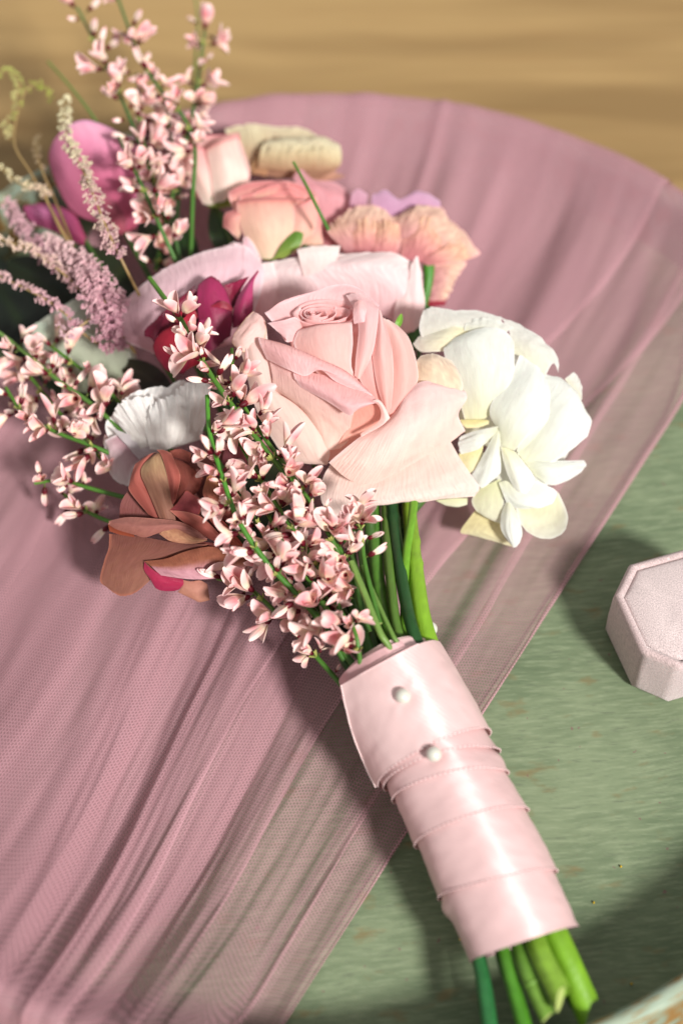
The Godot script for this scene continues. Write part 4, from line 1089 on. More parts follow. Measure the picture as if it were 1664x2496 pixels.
func white_carnation() -> void:
	flower("white_carnation", "white ruffled carnation at the left, above the terracotta rose", "carnation", "", 0, 700, 1.8846, 720, 640, 0.046)
	var o := {"c": ["d9d2cc", "e9e4de", "f0ece8", "f2efec"], "e": "f6f4f2", "ew": 0.05, "n": 12.0, "nf": 4.0, "st": 0.06, "j": 0.12, "ru": 16.0, "rf": 8.0, "nu": 44}
	petal([[540, 790, -40, 720, 760, -40, 920, 700, -40], [485, 650, -40, 700, 560, -20, 960, 560, -40], [510, 590, -50, 580, 490, -40, 690, 448, -45, 780, 435, -45, 870, 402, -45, 970, 430, -60]], o)
	petal([[745, 748, 0, 680, 772, 0, 640, 792, 0], [600, 680, 14, 590, 725, 24, 600, 750, 10], [495, 640, -10, 515, 655, -5, 530, 668, -10]], {"c": ["c4b8bc", "cec4c6", "d8d0d0"], "n": 4.0})
	petal([[640, 745, 14, 700, 725, 14, 745, 705, 14], [555, 640, 14, 640, 610, 44, 725, 600, 24], [510, 600, -10, 545, 510, 14, 620, 492, 14, 700, 480, 14]], o)
	petal([[810, 725, 20, 860, 715, 24, 925, 660, 14], [800, 580, 34, 880, 560, 54, 955, 560, 24], [790, 470, 0, 880, 412, 14, 965, 440, 0]], o)
	petal([[690, 745, 34, 760, 748, 44, 835, 712, 34], [662, 620, 44, 760, 610, 78, 865, 600, 44], [678, 555, 20, 740, 495, 44, 835, 475, 34]], o)
	petal([[650, 795, -10, 610, 740, 0, 540, 675, -10], [610, 840, 0, 540, 770, 24, 488, 700, 0], [595, 920, -20, 540, 900, -15, 500, 850, -12, 477, 715, -20]], {"c": ["b98f98", "d4b6bb", "e6d8d8"], "e": "f0e8e8", "n": 6.0, "ru": 5.0, "rf": 7.0, "j": 0.05})
	flower_stem(760, 720, -60, 9)

func terracotta_rose() -> void:
	flower("terracotta_rose", "wilted terracotta brown rose at the lower left of the bouquet", "rose", "", 240, 1050, 3.92, 720, 950, 0.043)
	var t := {"c": ["80423a", "944e45", "9c564c", "a25e54"], "e": "b27464", "ew": 0.04, "n": 6.0, "st": 0.07, "m": "thick_petal", "j": 0.03}  # pale edge tint paints a rim light along these petals
	var dm := {"c": ["6c342e", "84463c", "8e4e44"], "e": "6a342c", "ew": 0.05, "n": 9.0, "st": 0.16, "m": "thick_petal", "j": 0.03}
	petal([[200, 830, -60, 700, 1000, -60, 1300, 1000, -60], [250, 620, -80, 800, 560, -80, 1350, 600, -80], [600, 230, -100, 950, 250, -100, 1300, 120, -100]], {"c": ["6a3a36", "7a4a46", "84504c"], "n": 12.0, "m": "thick_petal"})
	petal([[1150, 460, -40, 1250, 480, -30, 1400, 480, -40], [1180, 300, -30, 1290, 280, 10, 1420, 320, -30], [1220, 100, -50, 1320, 90, -40, 1430, 150, -50]], {"c": ["7c4448", "8e5258", "8a4c50"], "n": 14.0, "nf": 4.0, "m": "thick_petal"})
	petal([[720, 700, 40, 800, 690, 54, 905, 620, 34], [780, 480, 40, 860, 500, 64, 965, 560, 24], [715, 255, 10, 850, 310, 14, 1008, 440, -20]], dm)
	petal([[700, 250, -10, 780, 270, 0, 880, 310, -10], [680, 190, -20, 780, 170, -10, 890, 210, -20]], dm)
	petal([[480, 800, 40, 540, 830, 64, 592, 842, 54], [308, 590, 20, 420, 600, 64, 525, 640, 44], [298, 500, 0, 350, 450, 44, 430, 470, 34], [343, 340, -20, 420, 290, 14, 500, 250, 0], [375, 300, -30, 480, 225, -20, 565, 198, -30]], t)
	petal([[590, 850, 90, 660, 870, 114, 742, 862, 94], [468, 560, 70, 580, 580, 136, 695, 600, 94], [408, 420, 60, 520, 400, 116, 662, 430, 84], [428, 330, 40, 530, 260, 64, 612, 270, 44], [515, 238, 20, 570, 212, 20, 608, 214, 15]], {"c": ["7c5244", "88604e", "987a5c", "8a6450"], "n": 6.0, "st": 0.2, "m": "thick_petal", "j": 0.0})
	petal([[700, 705, 94, 722, 695, 104, 742, 662, 84], [662, 450, 94, 722, 460, 136, 784, 450, 84], [608, 250, 64, 670, 270, 84, 742, 320, 64], [555, 178, 20, 620, 178, 24, 692, 205, 20]], t)
	petal([[1245, 900, 60, 1300, 905, 74, 1340, 925, 64], [1008, 640, 64, 1100, 680, 104, 1255, 740, 64], [1038, 430, 44, 1100, 415, 54, 1165, 500, 44]], {"c": ["7c3c36", "96544a", "a8704e"], "n": 14.0, "nf": 4.5, "st": 0.25, "m": "thick_petal"})
	petal([[1250, 770, 54, 1330, 870, 64, 1405, 865, 44], [1255, 690, 64, 1360, 740, 94, 1455, 760, 44], [1280, 615, 20, 1360, 645, 44, 1445, 690, 20]], {"c": ["8a5238", "a8784a", "7c4038"], "n": 10.0, "m": "thick_petal"})
	petal([[680, 755, 110, 800, 770, 124, 960, 800, 114], [735, 710, 100, 850, 690, 116, 1005, 720, 94], [808, 615, 80, 845, 565, 80, 920, 615, 84, 1025, 680, 74]], {"c": ["7a3236", "8e4246", "a85a58"], "e": "9a4c3c", "ew": 0.06, "n": 8.0, "m": "thick_petal"})
	petal([[1010, 800, 110, 1120, 920, 125, 1250, 1095, 114, 1400, 1145, 94], [1015, 755, 110, 1180, 850, 145, 1300, 980, 124, 1405, 1120, 84]], {"c": ["9a5044", "b2604e", "a04a40"], "n": 12.0, "nf": 5.0, "st": 0.45, "m": "thick_petal"})
	petal([[820, 882, 130, 1030, 1015, 145, 1180, 1090, 134, 1242, 1115, 124], [740, 812, 140, 930, 882, 180, 1120, 992, 170, 1242, 1098, 134], [676, 758, 130, 830, 770, 154, 1000, 832, 154, 1205, 1038, 130]], t)
	petal([[1230, 1100, 124, 1320, 1120, 124, 1415, 1150, 104], [1195, 1170, 134, 1290, 1200, 145, 1425, 1172, 104], [1240, 1232, 110, 1280, 1245, 115, 1335, 1230, 108]], t)
	petal([[105, 985, 40, 400, 1010, 94, 720, 1065, 124, 1055, 1085, 124], [98, 1120, 40, 350, 1120, 94, 640, 1150, 124, 855, 1150, 114], [55, 1250, 40, 250, 1280, 84, 440, 1260, 104, 645, 1215, 104], [16, 1430, 10, 220, 1430, 64, 440, 1370, 84, 565, 1330, 84], [90, 1500, -10, 160, 1562, -20, 260, 1588, -10, 370, 1540, 20, 498, 1425, 50]], {"c": ["683e36", "72463c", "7a4e42", "805648"], "e": "9a5e4c", "ew": 0.05, "n": 9.0, "nf": 3.0, "st": 0.14, "m": "thick_petal", "nu": 26, "nv": 24, "j": 0.02})
	petal([[93, 892, 54, 200, 950, 94, 345, 995, 124], [108, 962, 44, 200, 992, 74, 345, 1018, 104]], {"c": ["7c3a26", "8a4430"], "n": 4.0, "m": "thick_petal"})
	petal([[93, 892, 64, 180, 945, 114, 340, 992, 154, 450, 1018, 174, 590, 975, 184, 760, 962, 184, 1004, 1052, 154], [106, 870, 74, 260, 890, 145, 450, 920, 194, 700, 910, 206, 880, 950, 184, 1040, 1036, 154], [93, 866, 54, 280, 826, 94, 540, 840, 134, 770, 868, 154, 920, 938, 154, 1048, 1036, 144]], {"c": ["86544a", "925e56", "9a665c"], "e": "b87c6e", "ew": 0.04, "n": 7.0, "st": 0.14, "nu": 30, "m": "thick_petal", "j": 0.0})
	petal([[580, 985, 188, 700, 1058, 184, 900, 1080, 170, 1032, 1052, 154], [676, 912, 195, 780, 948, 200, 900, 1008, 180, 1044, 1044, 154]], {"c": ["966650", "a07458", "8e5c48"], "n": 6.0, "st": 0.3, "nf": 5.0, "m": "thick_petal"})  # paler patch: the highlight on the fold put into its colour
	petal([[440, 1250, 140, 500, 1310, 145, 620, 1380, 140, 812, 1420, 134], [438, 1330, 110, 520, 1400, 124, 640, 1440, 124, 812, 1470, 114], [498, 1425, 80, 560, 1518, 80, 680, 1540, 80, 765, 1522, 80]], {"c": ["8a1c3c", "9a2444", "84183a"], "n": 8.0, "m": "dark_petal", "j": 0.05})
	petal([[790, 1420, 90, 880, 1440, 94, 970, 1430, 90, 1042, 1465, 84], [800, 1480, 84, 900, 1520, 94, 1052, 1540, 74], [758, 1545, 64, 900, 1612, 64, 970, 1642, 54, 1065, 1620, 54]], {"c": ["a87060", "ac7868", "9c6a58"], "e": "865848", "n": 6.0, "m": "thick_petal"})
	petal([[440, 1245, 150, 640, 1222, 174, 850, 1148, 184, 1090, 1108, 174, 1250, 1188, 154, 1425, 1168, 114], [500, 1290, 170, 700, 1290, 215, 900, 1260, 224, 1100, 1240, 214, 1280, 1270, 174, 1433, 1275, 114], [520, 1310, 160, 700, 1345, 210, 900, 1340, 214, 1100, 1335, 204, 1260, 1340, 170, 1380, 1350, 120], [600, 1382, 150, 800, 1412, 184, 950, 1420, 184, 1110, 1414, 174, 1270, 1404, 145, 1315, 1400, 134]], {"c": ["7e4a38", "885240", "b07e86", "bc8c94"], "n": 6.0, "st": 0.2, "nu": 30, "m": "thick_petal", "j": 0.0})
	petal([[520, 1040, 60, 900, 1060, 84, 1280, 1080, 60], [520, 1140, 60, 900, 1150, 90, 1320, 1160, 66], [520, 1260, 60, 900, 1250, 90, 1340, 1260, 60]], dm)
	flower_stem(1200, 900, -60, 12)

func small_roses() -> void:
	flower("spray_rose", "small pink and cream rosebud at the top, beside the cream carnation", "rose", "small pink roses at the top of the bouquet", 400, 250, 1.8846, 230, 320, 0.060)
	pale = 0.28
	var o := {"c": ["dfd0bc", "efc8ba", "eeb4ae", "e89a9c"], "e": "e58c94", "ew": 0.1, "n": 3.0, "j": 0.02}
	petal([[150, 440, -20, 230, 440, -20, 300, 420, -20], [88, 280, -30, 220, 240, -40, 352, 250, -40], [73, 208, -50, 160, 155, -60, 270, 145, -60, 345, 138, -60]], o)
	petal([[300, 425, 20, 352, 398, 20, 388, 378, 10], [338, 300, 20, 372, 290, 34, 396, 322, 0], [328, 158, -10, 352, 178, -10, 388, 270, -20]], {"c": ["f2dccc", "f2cfc2", "f0b8ae"], "n": 3.0})
	petal([[178, 465, 20, 220, 470, 28, 262, 442, 20], [92, 300, 20, 160, 310, 64, 232, 330, 44], [78, 218, 0, 140, 198, 24, 195, 218, 20, 202, 262, 34]], o)
	petal([[215, 240, 0, 270, 210, 10, 320, 200, 0], [210, 200, -10, 270, 172, 0, 335, 165, -10]], o)
	petal([[228, 460, 40, 280, 450, 54, 325, 392, 34], [205, 300, 54, 290, 300, 96, 394, 342, 44], [193, 228, 40, 270, 200, 64, 354, 230, 34], [188, 213, 20, 260, 165, 34, 342, 146, 14], [184, 228, 44, 264, 186, 66, 352, 164, 36]], {"c": ["efdccb", "f5d8cb", "f3c4b8", "eba4a2"], "e": "e88f94", "ew": 0.07, "n": 3.0})
	cur_sepal([[195, 475, 10, 250, 485, 20, 315, 475, 10], [215, 440, 34, 270, 425, 45, 320, 432, 24], [250, 400, 40, 275, 380, 45, 300, 395, 34]])
	flower_stem(240, 470, -20, 6)
	flower("spray_rose", "small peachy pink rose with a green sepal, in front of the other two", "rose", "small pink roses at the top of the bouquet", 400, 250, 1.8846, 500, 540, 0.064)
	pale = 0.08
	var q := {"c": ["e2bca0", "e6a698", "e2928c", "dc7c80"], "e": "f0b8b4", "ew": 0.07, "n": 3.5, "j": 0.03}
	petal([[640, 650, -10, 690, 660, -10, 732, 650, -20], [648, 560, -10, 690, 540, 0, 724, 600, -20], [676, 460, -20, 690, 435, -20, 712, 470, -25]], q)
	petal([[330, 520, -20, 500, 480, -30, 680, 520, -20], [298, 440, -20, 480, 410, -30, 692, 440, -20], [296, 410, -40, 350, 380, -45, 420, 360, -50, 560, 358, -50, 640, 380, -45, 702, 415, -40]], q)
	petal([[340, 470, 0, 480, 460, 10, 640, 465, 0], [345, 430, -10, 470, 395, 0, 580, 385, 0, 655, 430, -10]], q)
	petal([[360, 480, 14, 500, 465, 24, 640, 470, 14], [370, 450, 10, 480, 425, 20, 570, 410, 20, 645, 445, 10]], q)
	petal([[400, 440, 0, 480, 430, 10, 560, 430, 0], [420, 405, 0, 500, 375, 0, 575, 365, 0]], q)
	petal([[340, 630, 14, 370, 565, 34, 400, 530, 34], [298, 590, 20, 320, 530, 54, 384, 500, 44], [270, 570, 0, 278, 510, 20, 338, 488, 20]], q)
	petal([[540, 700, 14, 600, 690, 24, 650, 640, 0], [555, 570, 44, 640, 560, 64, 702, 580, 20], [568, 480, 34, 640, 458, 44, 708, 418, 14]], {"c": ["e8c4a8", "efb8a6", "eaa49c"], "e": "e8989a", "n": 3.5})
	petal([[415, 705, 20, 480, 718, 34, 565, 695, 20], [348, 570, 44, 460, 580, 96, 604, 570, 54], [333, 480, 40, 450, 468, 74, 604, 478, 44], [338, 452, 20, 450, 436, 44, 645, 440, 20], [328, 464, 48, 450, 454, 82, 652, 452, 46]], {"c": ["ecd2b2", "f0c0aa", "eaa498", "e48c8a"], "e": "f0b4b0", "ew": 0.06, "n": 4.0})
	cur_sepal([[500, 724, 44, 520, 714, 48, 545, 717, 44], [540, 650, 60, 580, 660, 76, 622, 660, 60], [598, 592, 54, 620, 590, 58, 640, 600, 54], [640, 575, 40, 642, 575, 42, 644, 577, 40]])
	cur_sepal([[430, 712, 10, 470, 722, 20, 520, 720, 10], [450, 690, 34, 480, 684, 40, 510, 690, 34]])
	flower_stem(490, 700, -40, 7)
	flower("spray_rose", "small deep pink rose with flared petals, behind the bare green tip", "rose", "small pink roses at the top of the bouquet", 400, 250, 1.8846, 740, 480, 0.052)
	pale = 0.15
	var d := {"c": ["b9606a", "d0808a", "d98e98", "dc98a2"], "e": "e4a8b0", "ew": 0.06, "n": 5.0, "j": 0.03}
	petal([[690, 660, -40, 760, 640, -40, 820, 600, -40], [615, 400, -60, 760, 430, -30, 885, 480, -60], [590, 345, -80, 625, 300, -85, 680, 350, -75, 790, 368, -75, 895, 455, -80]], d)
	petal([[730, 600, -20, 790, 600, -10, 860, 540, -30], [695, 420, -40, 780, 425, -30, 865, 450, -50]], d)
	petal([[690, 640, 0, 720, 640, 10, 770, 610, 0], [680, 480, -10, 730, 500, 10, 790, 520, -10], [650, 380, -40, 700, 390, -30, 760, 420, -40]], d)
	petal([[700, 690, 10, 760, 690, 14, 830, 680, 10], [740, 630, 10, 780, 610, 20, 830, 600, 10], [760, 560, 0, 790, 530, 0, 830, 500, 0]], {"c": ["a84450", "c06a72", "cc7c84"], "n": 4.0})
	flower_stem(740, 640, -60, 7)

func cur_sepal(rows: Array) -> void:
	pale = 0.0
	petal(rows, {"name": "sepal", "m": "leaf", "c": ["7a8a3e", "55782a", "48701f"], "n": 3.0, "nu": 10, "nv": 12, "j": 0.0, "st": 0.15})

func carnations() -> void:
	flower("cream_carnation", "cream and blush carnation at the top of the bouquet", "carnation", "", 400, 250, 1.8846, 600, 240, 0.052)
	var o := {"c": ["b08a70", "c6aa8a", "d4c6a4", "dcd2b2"], "e": "e4dcc0", "ew": 0.06, "n": 5.0, "j": 0.08, "ru": 9.0, "rf": 8.0, "nu": 34, "st": 0.12}
	petal([[330, 260, -40, 500, 260, -40, 690, 210, -40], [296, 180, -50, 480, 170, -40, 705, 170, -50], [280, 112, -70, 340, 98, -70, 400, 90, -70, 480, 100, -70, 580, 108, -70, 640, 112, -70, 695, 145, -70]], o)
	petal([[390, 340, -20, 420, 300, -10, 470, 260, 0], [335, 210, -30, 400, 200, -10, 460, 210, -10], [300, 150, -50, 380, 110, -45, 450, 120, -45]], o)
	petal([[590, 355, -20, 700, 365, -14, 800, 352, -24], [640, 290, 14, 740, 300, 24, 838, 335, 0]], {"c": ["b5846e", "cc9c84", "d2a692"], "n": 5.0, "j": 0.06, "ru": 4.0})
	petal([[395, 320, 0, 560, 350, -10, 720, 350, 0], [425, 250, 30, 600, 262, 50, 800, 300, 24], [448, 205, 50, 580, 215, 70, 700, 205, 68, 815, 250, 34], [460, 185, 40, 560, 172, 60, 640, 182, 60, 700, 168, 55, 810, 200, 30], [480, 168, 10, 560, 155, 20, 700, 152, 20, 800, 180, 10]], {"c": ["a07660", "ac866c", "d0c2a0", "dcd4b4", "d8ceae"], "n": 6.0, "j": 0.04, "ru": 7.0, "rf": 7.0, "nu": 34})
	petal([[430, 300, 54, 560, 310, 70, 700, 300, 64], [440, 240, 70, 560, 235, 90, 690, 235, 84], [450, 205, 54, 540, 185, 76, 640, 190, 76, 710, 205, 60]], {"c": ["b0886a", "ccb892", "dcd2b0"], "n": 8.0, "j": 0.16, "ru": 14.0, "rf": 6.0, "nu": 40})
	petal([[640, 310, 50, 720, 310, 54, 790, 300, 40], [640, 245, 76, 730, 240, 84, 815, 270, 44], [650, 205, 60, 730, 190, 66, 812, 220, 34]], {"c": ["b48c70", "d0bc96", "dcd2b0"], "n": 8.0, "j": 0.16, "ru": 14.0, "rf": 6.0, "nu": 36})
	petal([[405, 330, 10, 430, 330, 14, 470, 340, 10], [398, 290, 20, 430, 270, 34, 480, 280, 24], [430, 230, 20, 460, 220, 30, 500, 225, 24]], {"c": ["b08060", "c09a72", "d8c294"], "n": 4.0})
	flower_stem(600, 360, -60, 8)
	flower("peach_carnation", "peach and pink frilled carnation at the upper right of the bouquet", "carnation", "", 400, 250, 1.8846, 1120, 640, 0.050)
	var p := {"c": ["cc8a90", "dca6a2", "e2baa6", "e6c6b0"], "e": "eeb8b4", "ew": 0.08, "n": 8.0, "j": 0.08, "ru": 10.0, "rf": 12.0, "nu": 44, "st": 0.34}
	petal([[960, 560, -60, 1100, 540, -60, 1280, 530, -60], [953, 450, -70, 1020, 430, -60, 1080, 460, -60, 1170, 430, -60, 1272, 490, -70], [960, 420, -80, 1020, 402, -80, 1080, 442, -80, 1150, 408, -80, 1210, 415, -80, 1265, 450, -80]], {"c": ["c494b4", "cca0bc", "d2acc6"], "n": 5.0, "ru": 4.0})
	petal([[850, 480, -70, 890, 480, -70, 930, 470, -70], [860, 420, -80, 890, 395, -80, 935, 420, -80]], {"c": ["c894a8", "d0a4b6"], "n": 4.0})
	petal([[1180, 760, -20, 1200, 810, -20, 1205, 910, -30], [1280, 740, 0, 1300, 790, 14, 1262, 910, -20], [1405, 730, -30, 1345, 815, -30, 1300, 910, -50]], p)
	petal([[830, 695, -10, 930, 695, 0, 1055, 690, -10], [768, 590, 0, 900, 570, 44, 1064, 580, 14], [828, 500, -20, 900, 462, -10, 990, 467, -10, 1064, 540, -20]], p)
	petal([[845, 695, 14, 880, 695, 20, 925, 688, 14], [756, 600, 4, 840, 590, 34, 915, 650, 24], [752, 570, -20, 800, 517, -10, 835, 507, -10]], p)
	petal([[1080, 725, 0, 1130, 725, 14, 1195, 745, 0], [1036, 620, 14, 1150, 600, 56, 1305, 720, 14], [1036, 545, -10, 1160, 510, 26, 1320, 600, 24, 1395, 720, -10], [1056, 525, -30, 1110, 495, -30, 1170, 466, -20, 1275, 476, -20, 1310, 520, -25, 1365, 570, -30, 1400, 610, -40, 1460, 692, -60]], p)
	petal([[1060, 700, 10, 1090, 710, 14, 1120, 715, 10], [1000, 640, 24, 1060, 620, 40, 1110, 640, 24], [1000, 570, 10, 1050, 545, 20, 1090, 560, 14]], p)
	var f := {"c": ["c87e84", "d99a94", "e4b49c", "e8c4a6"], "e": "efb4ae", "ew": 0.07, "n": 8.0, "j": 0.16, "ru": 14.0, "rf": 7.0, "nu": 40, "st": 0.34}
	petal([[1090, 720, 30, 1140, 715, 40, 1190, 735, 30], [1090, 640, 40, 1180, 630, 74, 1260, 690, 44], [1110, 570, 24, 1200, 555, 50, 1310, 640, 24], [1120, 530, 4, 1210, 515, 24, 1320, 590, 4]], f)
	petal([[1150, 740, 30, 1180, 735, 36, 1210, 750, 30], [1200, 700, 40, 1250, 700, 60, 1290, 740, 34], [1260, 650, 20, 1330, 660, 34, 1370, 730, 10], [1300, 600, -10, 1370, 610, 0, 1430, 700, -20]], f)
	petal([[860, 690, 20, 930, 695, 30, 1000, 690, 20], [850, 610, 30, 920, 590, 60, 1000, 600, 34], [860, 540, 10, 920, 515, 30, 1000, 530, 14]], f)
	petal([[940, 690, 30, 1000, 700, 36, 1060, 695, 30], [960, 620, 44, 1020, 610, 66, 1080, 630, 40], [960, 545, 14, 1030, 520, 30, 1090, 550, 14]], f)
	petal([[1190, 940, -30, 1230, 940, -28, 1290, 930, -40], [1200, 890, -30, 1250, 880, -25, 1300, 870, -40]], {"c": ["8a1c34", "b04a50"], "n": 4.0})
	var cy := PackedVector3Array([loc(1212, 720, 0) - cur.position, loc(1214, 780, 6) - cur.position, loc(1208, 850, 4) - cur.position, loc(1192, 930, -10) - cur.position, loc(1175, 1010, -30) - cur.position])
	put("calyx", tube_mesh(cy, func(t): return (19.0 - 11.0 * t) * PPM, stem_colors("3f7a24", "3a6a22"), 14, 24), M.stem, cur)
	flower_stem(1175, 1005, -32, 7)

func tulip() -> void:
	flower("mauve_tulip", "large mauve pink tulip bloom at the upper left of the bouquet", "tulip", "", 0, 150, 3.136, 750, 850, 0.058)
	var o := {"c": ["b85068", "cc6a8a", "d686a4", "e0a4bc"], "e": "ca8cb4", "ew": 0.05, "n": 7.0, "st": 0.1, "m": "thick_petal", "j": 0.0}
	petal([[900, 1260, -20, 880, 1250, -10, 850, 1210, -20], [560, 1150, -30, 650, 1100, 14, 770, 1040, 14], [385, 800, -30, 480, 800, 24, 610, 800, 24], [398, 630, -40, 450, 580, -20, 545, 560, 4], [500, 498, -40, 515, 492, -35, 528, 492, -30]], {"c": ["8a4056", "9a526a", "a6627c", "b0708c"], "e": "803048", "ew": 0.08, "n": 7.0, "m": "thick_petal", "j": 0.0})
	petal([[960, 1290, 0, 1000, 1280, 14, 1045, 1255, 0], [770, 1000, 24, 900, 1050, 66, 1085, 1080, 24], [550, 700, 34, 800, 780, 108, 1100, 800, 14], [525, 540, 14, 740, 600, 66, 1010, 650, 20, 1145, 720, -10], [518, 488, -20, 620, 450, -20, 720, 460, -20, 880, 525, -30, 1065, 620, -30]], o)
	petal([[870, 1340, 14, 930, 1320, 24, 985, 1300, 14], [790, 1090, 34, 880, 1100, 56, 965, 1150, 34], [700, 960, 20, 800, 980, 40, 900, 1040, 24]], {"c": ["90404e", "a05464", "a05c72"], "n": 5.0, "m": "thick_petal"})
	petal([[960, 1300, 20, 1000, 1290, 24, 1050, 1260, 14], [980, 1080, 34, 1040, 1080, 40, 1090, 1090, 20], [1000, 880, 14, 1060, 860, 20, 1110, 880, 4]], o)
	flower_stem(960, 1300, -10, 9)
	flower("tulip_bud", "small magenta tulip bud lying under the mauve tulip at the left", "tulip", "", 0, 150, 3.136, 420, 1230, 0.046)
	var b := {"c": ["7c2c48", "8e3e5e", "984c70", "94486c"], "e": "883050", "ew": 0.06, "n": 6.0, "m": "thick_petal", "j": 0.0}
	petal([[660, 1420, -20, 665, 1380, -10, 655, 1330, -20], [430, 1310, -20, 480, 1240, 20, 560, 1160, -20], [250, 1230, -40, 300, 1150, 4, 370, 1085, -30], [178, 1118, -40, 190, 1105, -38, 205, 1098, -40]], b)
	petal([[650, 1400, 4, 655, 1370, 10, 650, 1330, 4], [450, 1260, 14, 490, 1220, 44, 550, 1180, 14], [290, 1180, 4, 330, 1140, 34, 380, 1110, 4], [200, 1120, -30, 205, 1110, -28, 215, 1105, -30]], {"c": ["883450", "9a466a", "b0688e", "a45078"], "n": 4.0, "m": "thick_petal"})
	flower_stem(655, 1370, -10, 7)

func pale_green_flower() -> void:
	flower("whitish_green_flower", "whitish green flower in the shade at the far left, under the astilbe", "flower", "", 0, 550, 3.136, 620, 950, 0.034)
	var o := {"c": ["aeb69c", "bcc2ac", "c6cab8", "ccd0c2"], "e": "d6dacc", "ew": 0.05, "n": 9.0, "st": 0.08, "j": 0.03}
	petal([[500, 1250, -40, 750, 1280, -40, 1000, 1200, -40], [250, 1050, -50, 650, 1000, -20, 1050, 1050, -50], [190, 860, -60, 560, 720, -30, 1000, 860, -50], [370, 680, -70, 620, 555, -60, 900, 690, -70]], o)
	petal([[720, 1190, 0, 850, 1210, 0, 955, 1150, 0], [325, 900, 4, 650, 950, 46, 1005, 1020, 4], [240, 800, -10, 560, 750, 36, 960, 860, -10], [360, 690, -30, 500, 600, -25, 620, 555, -20, 890, 700, -30]], o)
	petal([[340, 930, 24, 280, 970, 14, 210, 1010, 4], [345, 830, 24, 260, 860, 24, 180, 885, -10], [372, 735, 10, 290, 735, 10, 238, 785, -10]], {"c": ["9cac98", "b0bca8", "bac4b4"], "e": "c8d0c2", "n": 8.0})
	petal([[480, 1240, 4, 560, 1200, 14, 660, 1190, 4], [380, 1100, 14, 520, 1080, 34, 640, 1090, 14], [330, 960, 4, 480, 960, 24, 620, 990, 14]], o)
	flower_stem(800, 1200, -60, 9)

# ------------------------------------------------------------------ mostly dark leaves added to keep the gaps dark
func leaf(label: String, pts: Array, wd: float, a: String, b: String) -> void:
	var P := PackedVector3Array()
	for k in range(0, pts.size(), 3):
		P.append(at(pts[k], pts[k + 1], pts[k + 2]))
	var o := thing("gap_leaf", label, "leaf", "dark leaves between the flowers", P[0])
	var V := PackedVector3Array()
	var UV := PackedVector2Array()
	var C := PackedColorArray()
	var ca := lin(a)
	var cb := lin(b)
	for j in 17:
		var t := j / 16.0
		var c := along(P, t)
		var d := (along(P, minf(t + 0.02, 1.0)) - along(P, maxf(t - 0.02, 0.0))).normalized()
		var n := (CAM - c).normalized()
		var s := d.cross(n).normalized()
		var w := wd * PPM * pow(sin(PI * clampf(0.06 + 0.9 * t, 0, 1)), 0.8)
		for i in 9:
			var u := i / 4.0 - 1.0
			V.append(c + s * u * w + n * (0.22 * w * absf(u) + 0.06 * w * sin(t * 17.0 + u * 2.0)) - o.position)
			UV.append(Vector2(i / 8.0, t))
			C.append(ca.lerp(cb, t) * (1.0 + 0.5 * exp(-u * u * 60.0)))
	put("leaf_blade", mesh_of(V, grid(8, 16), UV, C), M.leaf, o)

func leaves() -> void:  # filler leaves; their near-black tints put deep shade into the gaps
	leaf("added dark leaf filling the gap left of the small front rose", [480, 640, 0.042, 450, 590, 0.044, 420, 530, 0.045], 34, "1c2e18", "24381c")
	leaf("added dark leaf filling in under the small pink rosebud", [560, 640, 0.040, 540, 570, 0.046, 520, 500, 0.050], 36, "22361a", "2c4420")
	leaf("near-black leaf in the dark gap at the left edge of the picture, behind the astilbe", [110, 880, 0.018, 40, 770, 0.026, -40, 620, 0.026], 95, "10180c", "141e0e")
	leaf("added near-black leaf behind the pink astilbe branches at the left", [230, 760, 0.03, 130, 690, 0.034, 20, 640, 0.034], 70, "0e150a", "121c0c")
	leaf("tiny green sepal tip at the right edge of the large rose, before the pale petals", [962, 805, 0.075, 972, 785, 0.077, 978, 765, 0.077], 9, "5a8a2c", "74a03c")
	leaf("added dark leaf below the whitish green flower", [300, 1000, 0.022, 200, 950, 0.02, 90, 900, 0.018], 60, "18260f", "1e3016")
	leaf("added dark leaf under the burgundy and the pale cupped flower", [420, 960, 0.03, 360, 920, 0.032, 290, 880, 0.03], 40, "241a18", "2c2a1c")
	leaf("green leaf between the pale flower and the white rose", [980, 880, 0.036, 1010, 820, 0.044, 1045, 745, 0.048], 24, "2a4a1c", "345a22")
	leaf("added dark leaf beneath the upper broom sprigs", [420, 660, 0.035, 390, 600, 0.038, 340, 540, 0.036], 48, "1c2a16", "243418")
	leaf("added dark leaf under the blossoms, left of the green stems", [840, 1560, 0.036, 780, 1440, 0.036, 720, 1330, 0.034], 60, "14240e", "1c3014")
	leaf("added dark leaf deep under the blossoms beside the terracotta rose", [720, 1380, 0.032, 650, 1260, 0.036, 580, 1130, 0.036], 70, "16220f", "1c2c14")
	leaf("added dark leaf under the left edge of the large rose", [720, 1200, 0.036, 640, 1090, 0.04, 560, 960, 0.042], 60, "1a1e10", "202a14")
	leaf("small added dark leaf under the tulip", [330, 720, 0.036, 260, 660, 0.04, 190, 600, 0.038], 50, "1c2414", "2a3018")
	leaf("added dark leaf behind the lower right of the large rose", [960, 1240, 0.034, 930, 1160, 0.036, 880, 1080, 0.036], 50, "1a3212", "1e3a16")

func crumbs() -> void:
	var o := thing("pollen_crumbs", "tiny yellow pollen crumbs scattered on the green tray", "pollen", "", at(1500, 2110, 0.001))
	o.set_meta("kind", "stuff")
	var parts := []
	for q in [[1512, 2112], [1538, 2398], [1446, 2200], [1586, 1460], [1120, 2290], [1150, 2278]]:
		parts.append([ball_mesh(0.00045, 0.0004, 0.0005, func(_v, _a): return lin("c9a81e"), 8, 5), Transform3D(Basis(), at(q[0], q[1], 0.0006) - o.position)])
	var g := put("crumbs", joined(parts), M.blossom, o)
	g.set_meta("kind", "stuff")

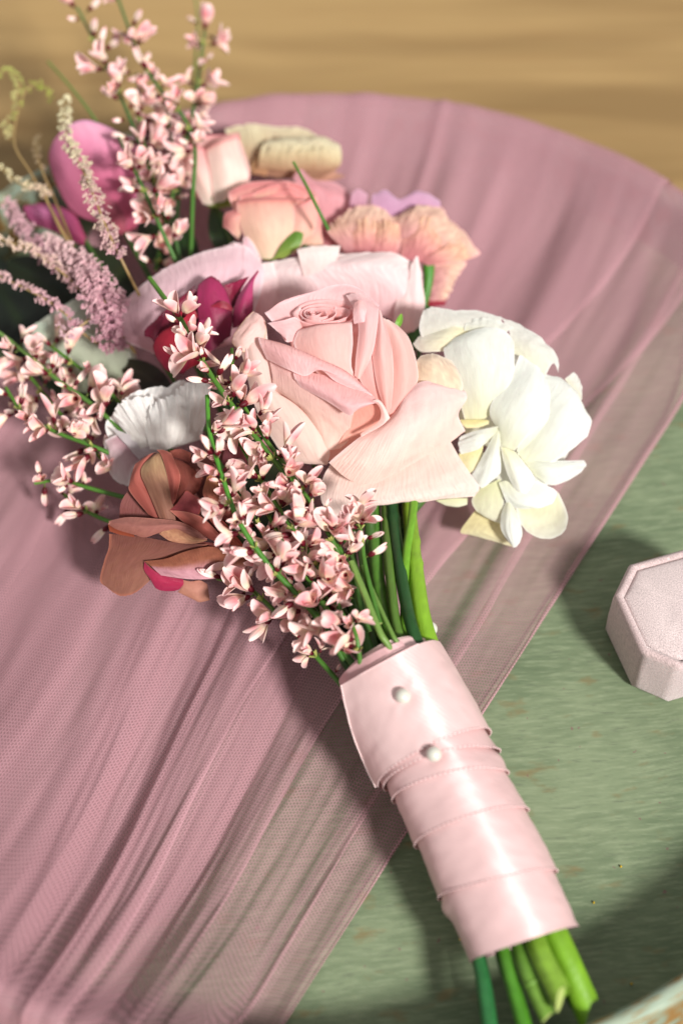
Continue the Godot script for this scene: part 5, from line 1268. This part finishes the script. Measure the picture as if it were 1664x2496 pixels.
func _ready() -> void:
	var p := deg_to_rad(PITCH)
	FWD = Vector3(0, -sin(p), -cos(p))
	UPV = Vector3(0, cos(p), -sin(p))
	CAM = -FWD * DIST
	FL = 1248.0 / tan(deg_to_rad(FOV * 0.5))
	rng.seed = 7
	noise.seed = 3
	noise.frequency = 1.0
	noise.noise_type = FastNoiseLite.TYPE_SIMPLEX_SMOOTH
	var cam := Camera3D.new()
	cam.name = "camera"
	add_child(cam)
	cam.position = CAM
	cam.rotation = Vector3(-p, 0, 0)
	cam.fov = FOV
	cam.near = 0.05
	cam.far = 20.0
	var at_ := CameraAttributesPhysical.new()
	at_.frustum_focal_length = 12.0 / tan(deg_to_rad(FOV * 0.5))
	at_.frustum_focus_distance = 0.668
	at_.exposure_aperture = 2.4
	at_.frustum_near = 0.05
	at_.frustum_far = 20.0
	cam.attributes = at_
	cam.current = true
	var env := Environment.new()
	env.tonemap_mode = Environment.TONE_MAPPER_LINEAR
	env.tonemap_exposure = 1.06
	env.background_mode = Environment.BG_SKY
	var sky := Sky.new()
	var sm := ProceduralSkyMaterial.new()
	sm.sky_top_color = Color("e8e6e4")
	sm.sky_horizon_color = Color("e6e4e0")
	sm.sky_curve = 0.2
	sm.ground_bottom_color = Color("6a5a48")
	sm.ground_horizon_color = Color("a8987e")
	sky.sky_material = sm
	env.sky = sky
	env.background_energy_multiplier = 0.55
	env.sdfgi_enabled = true
	env.ssao_enabled = true
	env.ssil_enabled = true
	var we := WorldEnvironment.new()
	we.name = "environment"
	we.environment = env
	add_child(we)
	var sun := DirectionalLight3D.new()
	sun.name = "sun"
	add_child(sun)
	sun.look_at_from_position(Vector3.ZERO, Vector3(-0.75, -1.0, -0.95), Vector3.UP)
	sun.light_color = Color("fffcf8")
	sun.light_energy = 1.6

	sun.light_angular_distance = 9.0
	sun.shadow_enabled = true
	materials()
	setting()
	handle_frame()
	tulle()
	ring_box()
	make_blossoms()
	stems()
	leaves()
	hero_rose()
	white_rose()
	pale_ranunculus()
	crimson_flower()
	white_carnation()
	terracotta_rose()
	small_roses()
	carnations()
	tulip()
	pale_green_flower()
	ribbon()
	sprigs()
	astilbe()
	crumbs()
